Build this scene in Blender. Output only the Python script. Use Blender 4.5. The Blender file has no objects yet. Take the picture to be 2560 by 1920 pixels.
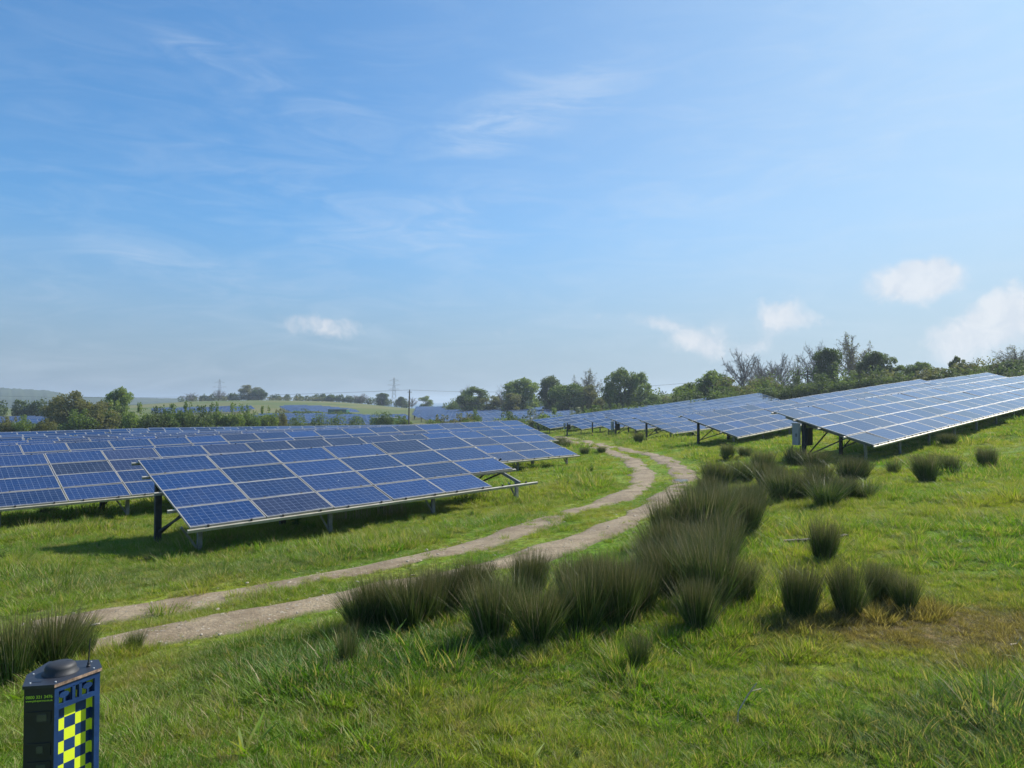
import bpy, math, random
import numpy as np
from mathutils import Vector, Matrix
R = math.radians
rng = np.random.default_rng(7)
random.seed(7)
S = bpy.context.scene
C = S.collection

# ---------------------------------------------------------------- camera, sky, sun, exposure
F_PX, CX, HOR = 1800.0, 1280.0, 1003.0          # focal length and level line measured in the 2560 px photograph
cam_d = bpy.data.cameras.new('camera'); cam = bpy.data.objects.new('camera', cam_d); C.objects.link(cam)
cam_d.sensor_width = 36.0; cam_d.lens = 36.0 * F_PX / 2560.0
cam_d.clip_start = 0.1; cam_d.clip_end = 20000
cam.location = (0, 0, 0); cam.rotation_euler = (R(90) + math.atan((HOR - 960) / F_PX), 0, 0)
S.camera = cam

SUN_AZ, SUN_EL = 55.0, 42.0                      # degrees clockwise from the viewing direction (+Y), degrees up
W = bpy.data.worlds.new('World'); S.world = W; W.use_nodes = True
S.view_settings.view_transform = 'Standard'; S.view_settings.look = 'None'
S.view_settings.exposure = 0.5; S.view_settings.gamma = 1.0
S.cycles.max_bounces = 6; S.cycles.diffuse_bounces = 3; S.cycles.glossy_bounces = 2
S.cycles.transmission_bounces = 3; S.cycles.transparent_max_bounces = 8; S.cycles.volume_bounces = 0
S.cycles.use_denoising = True


class NT:
    """tiny node-tree helper"""
    def __init__(s, tree): s.t = tree; s.n = tree.nodes; s.l = tree.links
    def new(s, kind, **kw):
        n = s.n.new(kind)
        for k, v in kw.items(): setattr(n, k, v)
        return n
    def put(s, sock, v):
        if isinstance(v, bpy.types.NodeSocket): s.l.new(v, sock)
        elif v is not None: sock.default_value = v
    def math(s, op, a, b=None, c=None, clamp=False):
        n = s.new('ShaderNodeMath', operation=op, use_clamp=clamp)
        s.put(n.inputs[0], a)
        if b is not None: s.put(n.inputs[1], b)
        if c is not None: s.put(n.inputs[2], c)
        return n.outputs[0]
    def vmath(s, op, a, b=None, out=0):
        n = s.new('ShaderNodeVectorMath', operation=op)
        s.put(n.inputs[0], a)
        if b is not None: s.put(n.inputs[1], b)
        return n.outputs[out]
    def noise(s, vec, scale, detail=4, rough=.55, dist=0.0, out=0):
        n = s.new('ShaderNodeTexNoise'); s.put(n.inputs['Vector'], vec)
        n.inputs['Scale'].default_value = scale; n.inputs['Detail'].default_value = detail
        n.inputs['Roughness'].default_value = rough; n.inputs['Distortion'].default_value = dist
        return n.outputs[out]
    def ramp(s, v, a, b, lo=0.0, hi=1.0, smooth=True):
        n = s.new('ShaderNodeMapRange', interpolation_type='SMOOTHSTEP' if smooth else 'LINEAR')
        s.put(n.inputs[0], v); n.inputs[1].default_value = a; n.inputs[2].default_value = b
        n.inputs[3].default_value = lo; n.inputs[4].default_value = hi
        return n.outputs[0]
    def mix(s, f, a, b, blend='MIX'):
        n = s.new('ShaderNodeMix', data_type='RGBA', blend_type=blend)
        s.put(n.inputs[0], f)
        s.put(n.inputs[6], a if isinstance(a, bpy.types.NodeSocket) else (*a, 1) if len(a) == 3 else a)
        s.put(n.inputs[7], b if isinstance(b, bpy.types.NodeSocket) else (*b, 1) if len(b) == 3 else b)
        return n.outputs[2]


def azel(px, py):
    x = (px - CX) / F_PX; z = (HOR - py) / F_PX
    return math.atan(x), math.atan(z / math.hypot(1, x))


def build_world():
    t = NT(W.node_tree)
    bg = t.n['Background']
    sky = t.new('ShaderNodeTexSky', sky_type='NISHITA')
    sky.sun_disc = False; sky.sun_elevation = R(SUN_EL); sky.sun_rotation = R(SUN_AZ)
    sky.altitude = 30; sky.air_density = 1.0; sky.dust_density = 1.1; sky.ozone_density = 2.0
    tc = t.new('ShaderNodeTexCoord')
    sep = t.new('ShaderNodeSeparateXYZ'); t.l.new(tc.outputs['Generated'], sep.inputs[0])
    az = t.math('ARCTAN2', sep.outputs[0], sep.outputs[1])
    el = t.math('ARCSINE', sep.outputs[2])
    cmb = t.new('ShaderNodeCombineXYZ'); t.l.new(az, cmb.inputs[0]); t.l.new(el, cmb.inputs[1])
    v = cmb.outputs[0]
    sc = 1.1573
    # (x, y) in the 2212 px view, half width, half height, tilt in degrees, strength
    cirrus = [(1180, 215, 230, 60, 14, .85), (1080, 275, 190, 34, 9, .8), (960, 480, 190, 70, 12, .55), (440, 590, 260, 42, -14, .42),
              (720, 450, 330, 120, -16, .25), (1560, 390, 260, 50, 12, .4), (1850, 330, 420, 60, 12, .3), (600, 170, 420, 70, -20, .26),
              (300, 560, 130, 40, -10, .35), (420, 95, 90, 25, -18, .3), (1900, 120, 500, 180, 8, .25), (200, 780, 240, 40, -5, .3)]
    cumulus = [(690, 705, 95, 25, -4, .75), (1965, 612, 105, 52, 4, 1.0), (2010, 590, 60, 42, 0, .7), (1690, 690, 58, 45, 0, .95),
               (1515, 735, 75, 34, -8, .85), (1415, 690, 66, 20, 0, .6), (2090, 735, 110, 65, 8, .9), (2200, 670, 90, 75, 20, .95),
               (1640, 750, 40, 22, 0, .55), (720, 632, 40, 22, 0, .3), (1270, 690, 40, 14, 0, .3), (1090, 720, 50, 16, 0, .3), (1770, 700, 40, 22, 0, .4)]
    def blobs(lst, vec):
        tot = None
        for (x, y, hw, hh, ti, st) in lst:
            a0, e0 = azel(x * sc, y * sc)
            k = math.cos(a0) ** 2 * sc / F_PX
            m = t.new('ShaderNodeMapping', vector_type='TEXTURE')
            t.l.new(vec, m.inputs[0])
            m.inputs['Location'].default_value = (a0, e0, 0); m.inputs['Rotation'].default_value = (0, 0, R(ti))
            m.inputs['Scale'].default_value = (hw * k, hh * k, 1)
            d = t.vmath('LENGTH', m.outputs[0], out=1)
            g = t.ramp(d, 1.5, 0.0, 0.0, st)
            tot = g if tot is None else t.math('ADD', tot, g)
        return tot
    # wispy streaks: noise stretched along a slightly tilted direction
    m1 = t.new('ShaderNodeMapping'); t.l.new(v, m1.inputs[0])
    m1.inputs['Rotation'].default_value = (0, 0, R(-12)); m1.inputs['Scale'].default_value = (3.2, 14, 1)
    wisp = t.noise(m1.outputs[0], 2.2, 7, .62, 1.1)
    warp = t.vmath('SUBTRACT', t.noise(v, 9, 4, .6, out=1), (.5, .5, .5))
    wv = t.vmath('ADD', v, t.vmath('MULTIPLY', warp, (.05, .035, 0)))
    wf = t.vmath('SUBTRACT', t.noise(v, 42, 5, .6, out=1), (.5, .5, .5))
    wc = t.vmath('ADD', wv, t.vmath('MULTIPLY', wf, (.022, .018, 0)))
    ci = t.math('MULTIPLY', blobs(cirrus, wv), t.ramp(wisp, .25, .95))
    puff = t.noise(wc, 30, 6, .6, .5)
    cu0 = blobs([(x, y, hw * 1.2, hh * 1.25, ti, st) for (x, y, hw, hh, ti, st) in cumulus], wc)
    cu = t.ramp(t.math('ADD', cu0, t.math('MULTIPLY', t.math('SUBTRACT', puff, .5), 1.1)), .2, .95, 0, 1)
    cu = t.math('MULTIPLY', cu, t.ramp(cu0, 0.02, .2))
    veil = t.math('MULTIPLY', t.ramp(wisp, .35, .8), t.ramp(el, .6, .05, .05, .16))
    # a thin white veil that thickens towards the sun's side of the sky
    sd = t.math('SUBTRACT', az, R(SUN_AZ))
    side = t.math('MULTIPLY', t.ramp(t.math('ABSOLUTE', sd), R(80), R(8), 0, .62), t.ramp(el, .9, .0, .5, 1))
    hs = t.new('ShaderNodeHueSaturation'); t.l.new(sky.outputs[0], hs.inputs['Color'])
    hs.inputs['Saturation'].default_value = 1.15; hs.inputs['Value'].default_value = 1 / 6
    gm_ = t.new('ShaderNodeGamma'); t.l.new(hs.outputs[0], gm_.inputs[0]); gm_.inputs[1].default_value = .72
    col = t.mix(1.0, gm_.outputs[0], (3.3, 5.7, 7.7), 'MULTIPLY')
    col = t.mix(t.ramp(el, .26, .0, 0, .85), col, (2.7, 3.4, 4.35))
    col = t.mix(side, col, (4.9, 5.85, 6.4))
    col = t.mix(t.math('ADD', t.math('MULTIPLY', ci, .6), veil, clamp=True), col, (6.0, 6.8, 7.7))
    col = t.mix(t.math('MULTIPLY', cu, .72), col, t.mix(t.ramp(puff, .35, .7), (6.0, 6.3, 6.9), (7.3, 7.3, 7.5)))
    t.l.new(col, bg.inputs[0]); bg.inputs[1].default_value = 0.085


build_world()
sd = bpy.data.lights.new('sun', 'SUN'); sun = bpy.data.objects.new('sun', sd); C.objects.link(sun)
sd.energy = 5.0; sd.angle = R(0.5); sd.color = (1.0, .955, .88)
_a, _e = R(SUN_AZ), R(SUN_EL)
sdir = Vector((math.sin(_a) * math.cos(_e), math.cos(_a) * math.cos(_e), math.sin(_e)))
sun.rotation_euler = sdir.to_track_quat('Z', 'Y').to_euler(); sun.location = sdir * 60

# ---------------------------------------------------------------- helpers
def tag(o, label=None, cat=None, group=None, kind=None):
    if label: o['label'] = label
    if cat: o['category'] = cat
    if group: o['group'] = group
    if kind: o['kind'] = kind
    return o


def empty(name, loc=(0, 0, 0), rz=0.0):
    o = bpy.data.objects.new(name, None); o.location = loc; o.rotation_euler = (0, 0, rz); o.empty_display_size = .2
    C.objects.link(o); return o


class MB:
    """collects faces and links them as ONE mesh object"""
    def __init__(s): s.v = []; s.f = []; s.m = []; s.uv = []
    def quad(s, a, b, c, d, m=0, uv=None):
        i = len(s.v); s.v += [tuple(a), tuple(b), tuple(c), tuple(d)]; s.f.append((i, i + 1, i + 2, i + 3)); s.m.append(m)
        s.uv.append(uv or [(0, 0), (1, 0), (1, 1), (0, 1)])
    def poly(s, pts, m=0):
        i = len(s.v); s.v += [tuple(p) for p in pts]; s.f.append(tuple(range(i, i + len(pts)))); s.m.append(m)
        s.uv.append([(0, 0)] * len(pts))
    def box(s, o, ax, ay, az, m=0):
        o, ax, ay, az = map(Vector, (o, ax, ay, az))
        p = [o, o + ax, o + ax + ay, o + ay]; q = [a + az for a in p]
        s.quad(p[3], p[2], p[1], p[0], m); s.quad(*q, m)
        for i in range(4):
            j = (i + 1) % 4; s.quad(p[i], p[j], q[j], q[i], m)
    def bar(s, a, b, w, h=None, up=(0, 0, 1), m=0):
        """square bar from a to b"""
        a, b = Vector(a), Vector(b); d = (b - a)
        h = h or w
        x = d.cross(Vector(up))
        if x.length < 1e-6: x = d.cross(Vector((1, 0, 0)))
        x.normalize(); y = x.cross(d).normalized()
        s.box(a - x * w / 2 - y * h / 2, d, x * w, y * h, m)
    def tube(s, pts, rad, seg=6, m=0, cap=True):
        pts = [Vector(p) for p in pts]
        if not hasattr(rad, '__len__'): rad = [rad] * len(pts)
        rings = []
        for i, p in enumerate(pts):
            d = (pts[min(i + 1, len(pts) - 1)] - pts[max(i - 1, 0)]).normalized()
            u = d.cross(Vector((.31, .95, .05)) if abs(d.z) > .9 else Vector((0, 0, 1))).normalized(); w = d.cross(u)
            i0 = len(s.v)
            for k in range(seg):
                a = 2 * math.pi * k / seg; s.v.append(tuple(p + (u * math.cos(a) + w * math.sin(a)) * rad[i]))
            rings.append(i0)
        for a, b in zip(rings, rings[1:]):
            for k in range(seg):
                j = (k + 1) % seg; s.f.append((a + k, a + j, b + j, b + k)); s.m.append(m); s.uv.append([(0, 0)] * 4)
        if cap:
            s.f.append(tuple(rings[-1] + k for k in range(seg))); s.m.append(m); s.uv.append([(0, 0)] * seg)
    def lathe(s, prof, c=(0, 0, 0), seg=24, m=0):
        c = Vector(c); r0 = []
        for (r, z) in prof:
            i0 = len(s.v)
            for k in range(seg):
                a = 2 * math.pi * k / seg; s.v.append((c.x + r * math.cos(a), c.y + r * math.sin(a), c.z + z))
            r0.append(i0)
        for a, b in zip(r0, r0[1:]):
            for k in range(seg):
                j = (k + 1) % seg; s.f.append((a + k, a + j, b + j, b + k)); s.m.append(m); s.uv.append([(0, 0)] * 4)
        s.f.append(tuple(r0[-1] + k for k in range(seg))); s.m.append(m); s.uv.append([(0, 0)] * seg)
    def mesh(s, name, mats):
        me = bpy.data.meshes.new(name); me.from_pydata(s.v, [], s.f)
        for m in (mats if isinstance(mats, (list, tuple)) else [mats]): me.materials.append(m)
        me.polygons.foreach_set('material_index', s.m)
        ul = me.uv_layers.new(name='UVMap'); flat = [c for f in s.uv for p in f for c in p]
        ul.data.foreach_set('uv', flat); me.update(); return me
    def build(s, name, mats, parent=None, smooth=False):
        me = s.mesh(name, mats)
        if smooth: me.polygons.foreach_set('use_smooth', [True] * len(me.polygons))
        return link(name, me, parent)


def link(name, me, parent=None):
    o = bpy.data.objects.new(name, me); C.objects.link(o)
    if parent: o.parent = parent
    return o


def np_mesh(name, verts, faces, mats, attrs=None, smooth=False, midx=None):
    """fast mesh from arrays; every face has the same vertex count"""
    verts = np.asarray(verts, np.float32); faces = np.asarray(faces, np.int32)
    me = bpy.data.meshes.new(name); n, k = faces.shape
    me.vertices.add(len(verts)); me.vertices.foreach_set('co', verts.ravel())
    me.loops.add(n * k); me.loops.foreach_set('vertex_index', faces.ravel())
    me.polygons.add(n); me.polygons.foreach_set('loop_start', np.arange(0, n * k, k, dtype=np.int32))
    me.polygons.foreach_set('loop_total', np.full(n, k, np.int32))
    for m in (mats if isinstance(mats, (list, tuple)) else [mats]): me.materials.append(m)
    if midx is not None: me.polygons.foreach_set('material_index', np.asarray(midx, np.int32))
    if smooth: me.polygons.foreach_set('use_smooth', np.ones(n, bool))
    for an, av in (attrs or {}).items():
        a = me.attributes.new(an, 'FLOAT', 'POINT'); a.data.foreach_set('value', np.asarray(av, np.float32))
    me.update(calc_edges=True); me.validate(); return me


# ---------------------------------------------------------------- materials
def new_mat(name):
    m = bpy.data.materials.new(name); m.use_nodes = True
    t = NT(m.node_tree); return m, t, t.n['Principled BSDF']


def simple(name, col, rough=.6, metal=0.0, var=.25, scale=8.0, bump=0.0):
    m, t, b = new_mat(name)
    tc = t.new('ShaderNodeTexCoord')
    n = t.noise(tc.outputs['Object'], scale, 5, .6)
    k = t.ramp(n, .3, .7, 1 - var, 1 + var)
    vm = t.vmath('MULTIPLY', tuple(col), None)
    cm = t.new('ShaderNodeCombineXYZ')
    for i in range(3): t.l.new(t.math('MULTIPLY', k, col[i]), cm.inputs[i])
    t.l.new(cm.outputs[0], b.inputs['Base Color'])
    b.inputs['Roughness'].default_value = rough; b.inputs['Metallic'].default_value = metal
    if bump:
        bn = t.new('ShaderNodeBump'); bn.inputs['Strength'].default_value = bump; t.l.new(n, bn.inputs['Height']); t.l.new(bn.outputs[0], b.inputs['Normal'])
    return m


M = {}
M['rail'] = simple('galvanised_rail', (.44, .41, .33), .5, .35, .15, 3)
M['steel'] = simple('galvanised_steel', (.2, .2, .19), .6, .15, .25, 5)
M['post'] = simple('backlit_post', (.05, .05, .045), .8, .0, .3, 5)  # near-black: the backlit shade of posts and braces is put into the colour
M['frame'] = simple('aluminium_frame', (.33, .315, .29), .5, .15, .1, 4)
M['backsheet'] = simple('white_backsheet', (.5, .5, .5), .7, 0, .05)
M['clamp'] = simple('dark_clamp', (.05, .045, .04), .6, .2)
M['cabinet'] = simple('grey_cabinet', (.27, .275, .265), .5, 0, .08, 3)
M['cabinet_dark'] = simple('dark_plate', (.03, .034, .034), .6, 0, .2, 3)
M['pole'] = simple('creosote_wood', (.11, .085, .06), .9, 0, .3, 6)
M['wire'] = simple('wire', (.06, .06, .065), .6, 0)
M['teal'] = simple('teal_paint', (.02, .12, .11), .5, 0, .1)
M['bark'] = simple('bark', (.085, .07, .055), .95, 0, .35, 3, .4)
M['twig'] = simple('bare_twigs', (.21, .18, .16), .95, 0, .3, 2)
M['plank'] = simple('weathered_plank', (.11, .09, .07), .9, 0, .3, 10, .3)
M['straw'] = simple('dry_stalk', (.42, .34, .22), .9, 0, .3, 10)
M['concrete'] = simple('pale_concrete', (.4, .39, .36), .9, 0, .2, 6)
M['stone'] = simple('pale_stone', (.33, .285, .215), .9, 0, .35, 5)


def module_material(name, cell, cell2):
    """glazed polycrystalline module: 10 x 6 cells between pale lines; uv runs over the glass"""
    m, t, b = new_mat(name)
    uv = t.new('ShaderNodeUVMap'); uv.uv_map = 'UVMap'
    sep = t.new('ShaderNodeSeparateXYZ'); t.l.new(uv.outputs[0], sep.inputs[0])
    def line(co, n, w):
        f = t.math('FRACT', t.math('MULTIPLY', co, n))
        d = t.math('MINIMUM', f, t.math('SUBTRACT', 1.0, f))
        return t.math('LESS_THAN', d, w)
    lu = line(sep.outputs[0], 10.0, .018); lv = line(sep.outputs[1], 6.0, .018)
    bus = line(t.math('ADD', t.math('MULTIPLY', sep.outputs[1], 18.0), .5), 1.0, .035)
    gp = t.new('ShaderNodeNewGeometry')
    oi = t.new('ShaderNodeObjectInfo')
    cellv = t.new('ShaderNodeCombineXYZ')
    t.l.new(t.math('FLOOR', t.math('MULTIPLY', sep.outputs[0], 10.0)), cellv.inputs[0]); t.l.new(t.math('FLOOR', t.math('MULTIPLY', sep.outputs[1], 6.0)), cellv.inputs[1])
    t.l.new(t.math('MULTIPLY', oi.outputs['Random'], 97.0), cellv.inputs[2])
    wn = t.new('ShaderNodeTexWhiteNoise'); t.l.new(cellv.outputs[0], wn.inputs[0])
    vo = t.noise(gp.outputs['Position'], 22, 3, .6)
    f = t.math('ADD', t.math('MULTIPLY', wn.outputs[0], .55), t.math('MULTIPLY', vo, .45))
    base = t.mix(f, cell, cell2)
    base = t.mix(t.math('MULTIPLY', oi.outputs['Random'], .35), base, (.02, .028, .075))
    tone = t.new('ShaderNodeHueSaturation'); t.l.new(base, tone.inputs['Color']); t.l.new(t.ramp(t.math('FRACT', t.math('MULTIPLY', oi.outputs['Random'], 7.31)), 0, 1, .6, 1.35, False), tone.inputs['Value']); base = tone.outputs[0]
    base = t.mix(t.math('MULTIPLY', bus, .25), base, (.2, .24, .3))
    base = t.mix(t.math('MULTIPLY', t.math('MAXIMUM', lu, lv), .6), base, (.26, .31, .4))
    # dust film and a few droppings
    dust = t.ramp(t.noise(gp.outputs['Position'], 1.3, 5, .65), .35, .75, .0, .035)
    base = t.mix(dust, base, (.35, .36, .36))
    lowd = t.math('MULTIPLY', t.ramp(sep.outputs[1], .10, .0), t.ramp(t.noise(gp.outputs['Position'], 3.1, 3, .6), .35, .7, .1, .55))
    base = t.mix(lowd, base, (.30, .29, .26))
    spots = t.ramp(t.noise(gp.outputs['Position'], 5.5, 2, .5), .775, .79)
    base = t.mix(t.math('MULTIPLY', spots, .75), base, (.6, .6, .57))
    t.l.new(base, b.inputs['Base Color'])
    t.l.new(t.ramp(dust, .0, .035, .05, .11), b.inputs['Roughness']); 
    b.inputs['IOR'].default_value = 1.5; b.inputs['Specular IOR Level'].default_value = .55
    return m


M['glass_blue'] = module_material('module_glass_blue', (.003, .017, .075), (.006, .030, .115))
M['glass_dark'] = module_material('module_glass_dark', (.009, .012, .036), (.017, .02, .05))


def strip_material():
    """a far table drawn as one surface: uv counts modules along and up the slope"""
    m, t, b = new_mat('module_rows_far')
    uv = t.new('ShaderNodeUVMap'); uv.uv_map = 'UVMap'
    sep = t.new('ShaderNodeSeparateXYZ'); t.l.new(uv.outputs[0], sep.inputs[0])
    def line(co, w):
        f = t.math('FRACT', co); d = t.math('MINIMUM', f, t.math('SUBTRACT', 1.0, f)); return t.math('LESS_THAN', d, w)
    edge = t.math('MAXIMUM', line(sep.outputs[0], .034), line(sep.outputs[1], .05))
    cv = t.new('ShaderNodeCombineXYZ'); t.l.new(t.math('FLOOR', sep.outputs[0]), cv.inputs[0]); t.l.new(t.math('FLOOR', sep.outputs[1]), cv.inputs[1])
    oi = t.new('ShaderNodeObjectInfo'); t.l.new(t.math('MULTIPLY', oi.outputs['Random'], 91.0), cv.inputs[2])
    wn = t.new('ShaderNodeTexWhiteNoise'); t.l.new(cv.outputs[0], wn.inputs[0])
    base = t.mix(t.ramp(wn.outputs[0], .5, .95), (.005, .024, .09), (.012, .017, .045))
    base = t.mix(t.ramp(wn.outputs[0], 0, .5, .12, 0), base, (.25, .3, .38))
    far = t.ramp(t.vmath('LENGTH', t.new('ShaderNodeNewGeometry').outputs['Position'], out=1), 110, 200, 1, .75)
    base = t.mix(t.math('MULTIPLY', edge, far), base, (.32, .305, .28))
    t.l.new(base, b.inputs['Base Color']); b.inputs['Roughness'].default_value = .1
    t.l.new(t.math('MULTIPLY', edge, .4), b.inputs['Metallic'])
    return m


M['strip'] = strip_material()


# ---------------------------------------------------------------- terrain
def tps_fit(P, z, lam):
    P = np.asarray(P, float); z = np.asarray(z, float)
    d = np.linalg.norm(P[:, None] - P[None], axis=2); K = np.where(d > 0, d * d * np.log(d + 1e-12), 0) + lam * np.eye(len(P))
    Q = np.c_[np.ones(len(P)), P]; A = np.zeros((len(P) + 3,) * 2); A[:len(P), :len(P)] = K; A[:len(P), len(P):] = Q; A[len(P):, :len(P)] = Q.T
    s = np.linalg.solve(A, np.r_[z, 0, 0, 0]); return P, s


def tps_eval(fit, X):
    P, s = fit; d = np.linalg.norm(X[:, None] - P[None], axis=2)
    K = np.where(d > 0, d * d * np.log(d + 1e-12), 0)
    return K @ s[:len(P)] + s[len(P)] + X @ s[len(P) + 1:]


near_pts = [(-7.4, 15.7, -3.36), (0, 22.3, -3.04), (-13.8, 20.3, -3.62), (2, 35, -3.22), (13.3, 26.2, -2.26), (28, 39.5, -.95), (11.3, 42.5, -2.66),
            (10.8, 58.5, -3.2), (10.5, 72, -3.6), (35, 61, -.75), (35, 77, -1.75), (34, 92, -2.3), (-3, 3, -2.5), (3, 3, -2.25), (0, 8, -2.55), (-7, 8, -2.95),
            (6, 8, -2.2), (10, 12, -1.95), (-25, 25, -4.1), (-10, 46, -3.72), (-30, 46, -4.5), (-4, 62, -4.0), (-40, 75, -5.1), (-12, 90, -5.2), (-70, 100, -5.8), (-25, 62, -4.75), (11, 82, -4.0), (5.6, 106, -4.9),
            (20, 20, -1.6), (45, 45, .8), (55, 70, 1.4), (-20, 5, -3.6), (15, 3, -1.5), (-60, 60, -5.3), (-6, 112, -5.5), (40, 112, -1.2), (75, 100, 3.0), (0, -15, -1.9), (30, -10, -.6), (-30, -10, -3.6)]
NEAR = tps_fit([(p[0] / 30, p[1] / 30) for p in near_pts], [p[2] for p in near_pts], .004)
far_pts = [(-900, 100, -6), (-300, 100, -5.3), (264, 104, -5.7), (760, 100, -5.8), (1280, 110, -5.3), (1560, 105, -4.2), (1850, 110, -1.2), (2350, 120, 3.0), (3000, 120, 5),
           (-300, 140, -6), (264, 140, -6.5), (760, 140, -6.5), (1021, 145, -6.4), (1300, 140, -5.8), (1650, 140, -3.2), (2000, 140, 1.2), (2500, 140, 5), (-900, 200, -7), (3200, 200, 9),
           (0, 190, -6.5), (700, 190, -6.4), (1000, 190, -6.5), (1230, 190, -5.4), (1500, 200, -3.4), (1800, 200, 0), (2400, 220, 8),
           (0, 290, -6.6), (500, 290, -5.9), (800, 290, -5.2), (1000, 290, -6.3), (1200, 290, -4.6), (1500, 290, -1), (2200, 300, 9),
           (0, 420, -5.5), (500, 420, -2.2), (800, 420, -1.4), (950, 420, -3.2), (1060, 420, -5.0), (1200, 420, -3.4), (1500, 420, 2), (2300, 430, 10),
           (-600, 520, -5), (0, 500, -5), (300, 500, -3.6), (480, 500, .2), (640, 500, .7), (850, 500, -.4), (950, 500, -3), (1060, 500, -6), (1150, 500, -6), (1400, 500, 0), (2200, 520, 8),
           (-900, 750, -16), (-200, 750, -17), (400, 750, -17), (800, 750, -17), (1200, 750, -17), (1700, 750, -17), (2600, 750, -17),
           (-900, 1300, -24), (0, 1300, -24), (1200, 1300, -24), (2600, 1300, -24)]
FAR = tps_fit([(math.atan((p[0] - CX) / F_PX) * 2.2, math.log(p[1] * math.hypot(1, (p[0] - CX) / F_PX))) for p in far_pts], [p[2] for p in far_pts], .01)


def ground_z(x, y):
    x = np.atleast_1d(np.asarray(x, float)); y = np.atleast_1d(np.asarray(y, float))
    out = np.empty(len(x))
    for i in range(0, len(x), 20000):
        a, b = x[i:i + 20000], y[i:i + 20000]
        r = np.hypot(a, b); th = np.arctan2(a, b)
        zn = tps_eval(NEAR, np.c_[np.clip(a, -130, 130) / 30, np.clip(b, -40, 140) / 30])
        zf = tps_eval(FAR, np.c_[np.clip(th, -1.2, 1.2) * 2.2, np.log(np.clip(r, 80, 1500))])
        w = np.clip((r - 95) / 45, 0, 1); w = w * w * (3 - 2 * w)
        # small hummocks in the meadow
        hum = .035 * np.sin(a * 1.7 + np.sin(b * 1.1)) * np.sin(b * 1.9 + 1.3 * np.sin(a * .8)) + .05 * np.sin(a * .61 + 1) * np.sin(b * .73 + 2)
        out[i:i + 20000] = zn * (1 - w) + zf * w + hum
    return out


def gz(x, y): return float(ground_z(x, y)[0])


def at(px, py, tmax=2500):
    """the point of the ground seen at that place of the photograph"""
    dx, dz = (px - CX) / F_PX, (HOR - py) / F_PX
    ts = np.geomspace(2.5, tmax, 700); g = ground_z(dx * ts, ts) - dz * ts
    k = np.nonzero(g > 0)[0]
    k = k[0] if len(k) else len(ts) - 1
    if k == 0: t = ts[0]
    else:
        a, b = g[k - 1], g[k]; t = ts[k - 1] + (ts[k] - ts[k - 1]) * (-a) / (b - a + 1e-9)
    return Vector((dx * t, t, gz(dx * t, t)))


def patch_colors(t, pos):
    """meadow colour by place: lush, yellow-green and dry patches, one moss-brown patch, shared by turf and ground"""
    flat = t.vmath('MULTIPLY', pos, (1, 1, 0))
    big = t.noise(flat, .33, 4, .6)
    mid = t.noise(flat, 1.15, 5, .65)
    c = t.mix(t.ramp(big, .36, .64), (.125, .25, .014), (.265, .31, .038))
    c = t.mix(t.math('MULTIPLY', t.ramp(mid, .54, .72), .7), c, (.31, .25, .10))
    small = t.noise(flat, 3.4, 4, .7)
    c = t.mix(t.ramp(small, .54, .66, 0, .7), c, (.35, .29, .12))
    c = t.mix(t.ramp(small, .44, .32, 0, .6), c, (.065, .14, .012))
    d = t.vmath('LENGTH', t.vmath('MULTIPLY', t.vmath('SUBTRACT', flat, (4.5, 7.3, 0)), (1 / 2.3, 1 / 1.3, 0)), out=1)
    m = t.ramp(t.math('ADD', d, t.math('MULTIPLY', t.math('SUBTRACT', mid, .5), 2.2)), 1.1, .35)
    c = t.mix(t.math('MULTIPLY', m, .85), c, (.20, .122, .068))
    for (cx, cy, rx, ry, kol, am) in ((-1.6, 7.4, 2.6, 1.5, (.05, .14, .012), .8), (3.3, 5.0, 1.6, .8, (.10, .15, .06), .7), (2.2, 12.5, 3.5, 2.5, (.12, .27, .012), .6), (-6, 13, 4, 1.5, (.12, .17, .05), .6)):
        d = t.vmath('LENGTH', t.vmath('MULTIPLY', t.vmath('SUBTRACT', flat, (cx, cy, 0)), (1 / rx, 1 / ry, 0)), out=1)
        m = t.ramp(t.math('ADD', d, t.math('MULTIPLY', t.math('SUBTRACT', mid, .5), 1.6)), 1.1, .4)
        c = t.mix(t.math('MULTIPLY', m, am), c, kol)
    return c, mid


def ground_material():
    m, t, b = new_mat('meadow_ground')
    g = t.new('ShaderNodeNewGeometry'); pos = g.outputs['Position']
    c, mid = patch_colors(t, pos)
    fine = t.noise(pos, 9, 6, .7)
    c = t.mix(t.ramp(fine, .38, .66, 0, .75), c, (.04, .055, .014))
    # farther off the meadow reads as mown field and pasture
    dist = t.vmath('LENGTH', pos, out=1)
    fieldn = t.noise(pos, .02, 3, .5)
    c = t.mix(t.ramp(dist, 90, 200), c, t.mix(t.ramp(fieldn, .4, .6), (.095, .125, .04), (.145, .145, .06)))
    t.l.new(c, b.inputs['Base Color']); b.inputs['Roughness'].default_value = .95; b.inputs['Specular IOR Level'].default_value = .1
    bn = t.new('ShaderNodeBump'); bn.inputs['Strength'].default_value = .9; bn.inputs['Distance'].default_value = .08
    t.l.new(t.math('ADD', fine, t.math('MULTIPLY', mid, 1.5)), bn.inputs['Height']); t.l.new(bn.outputs[0], b.inputs['Normal'])
    return m


M['ground'] = ground_material()


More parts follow.
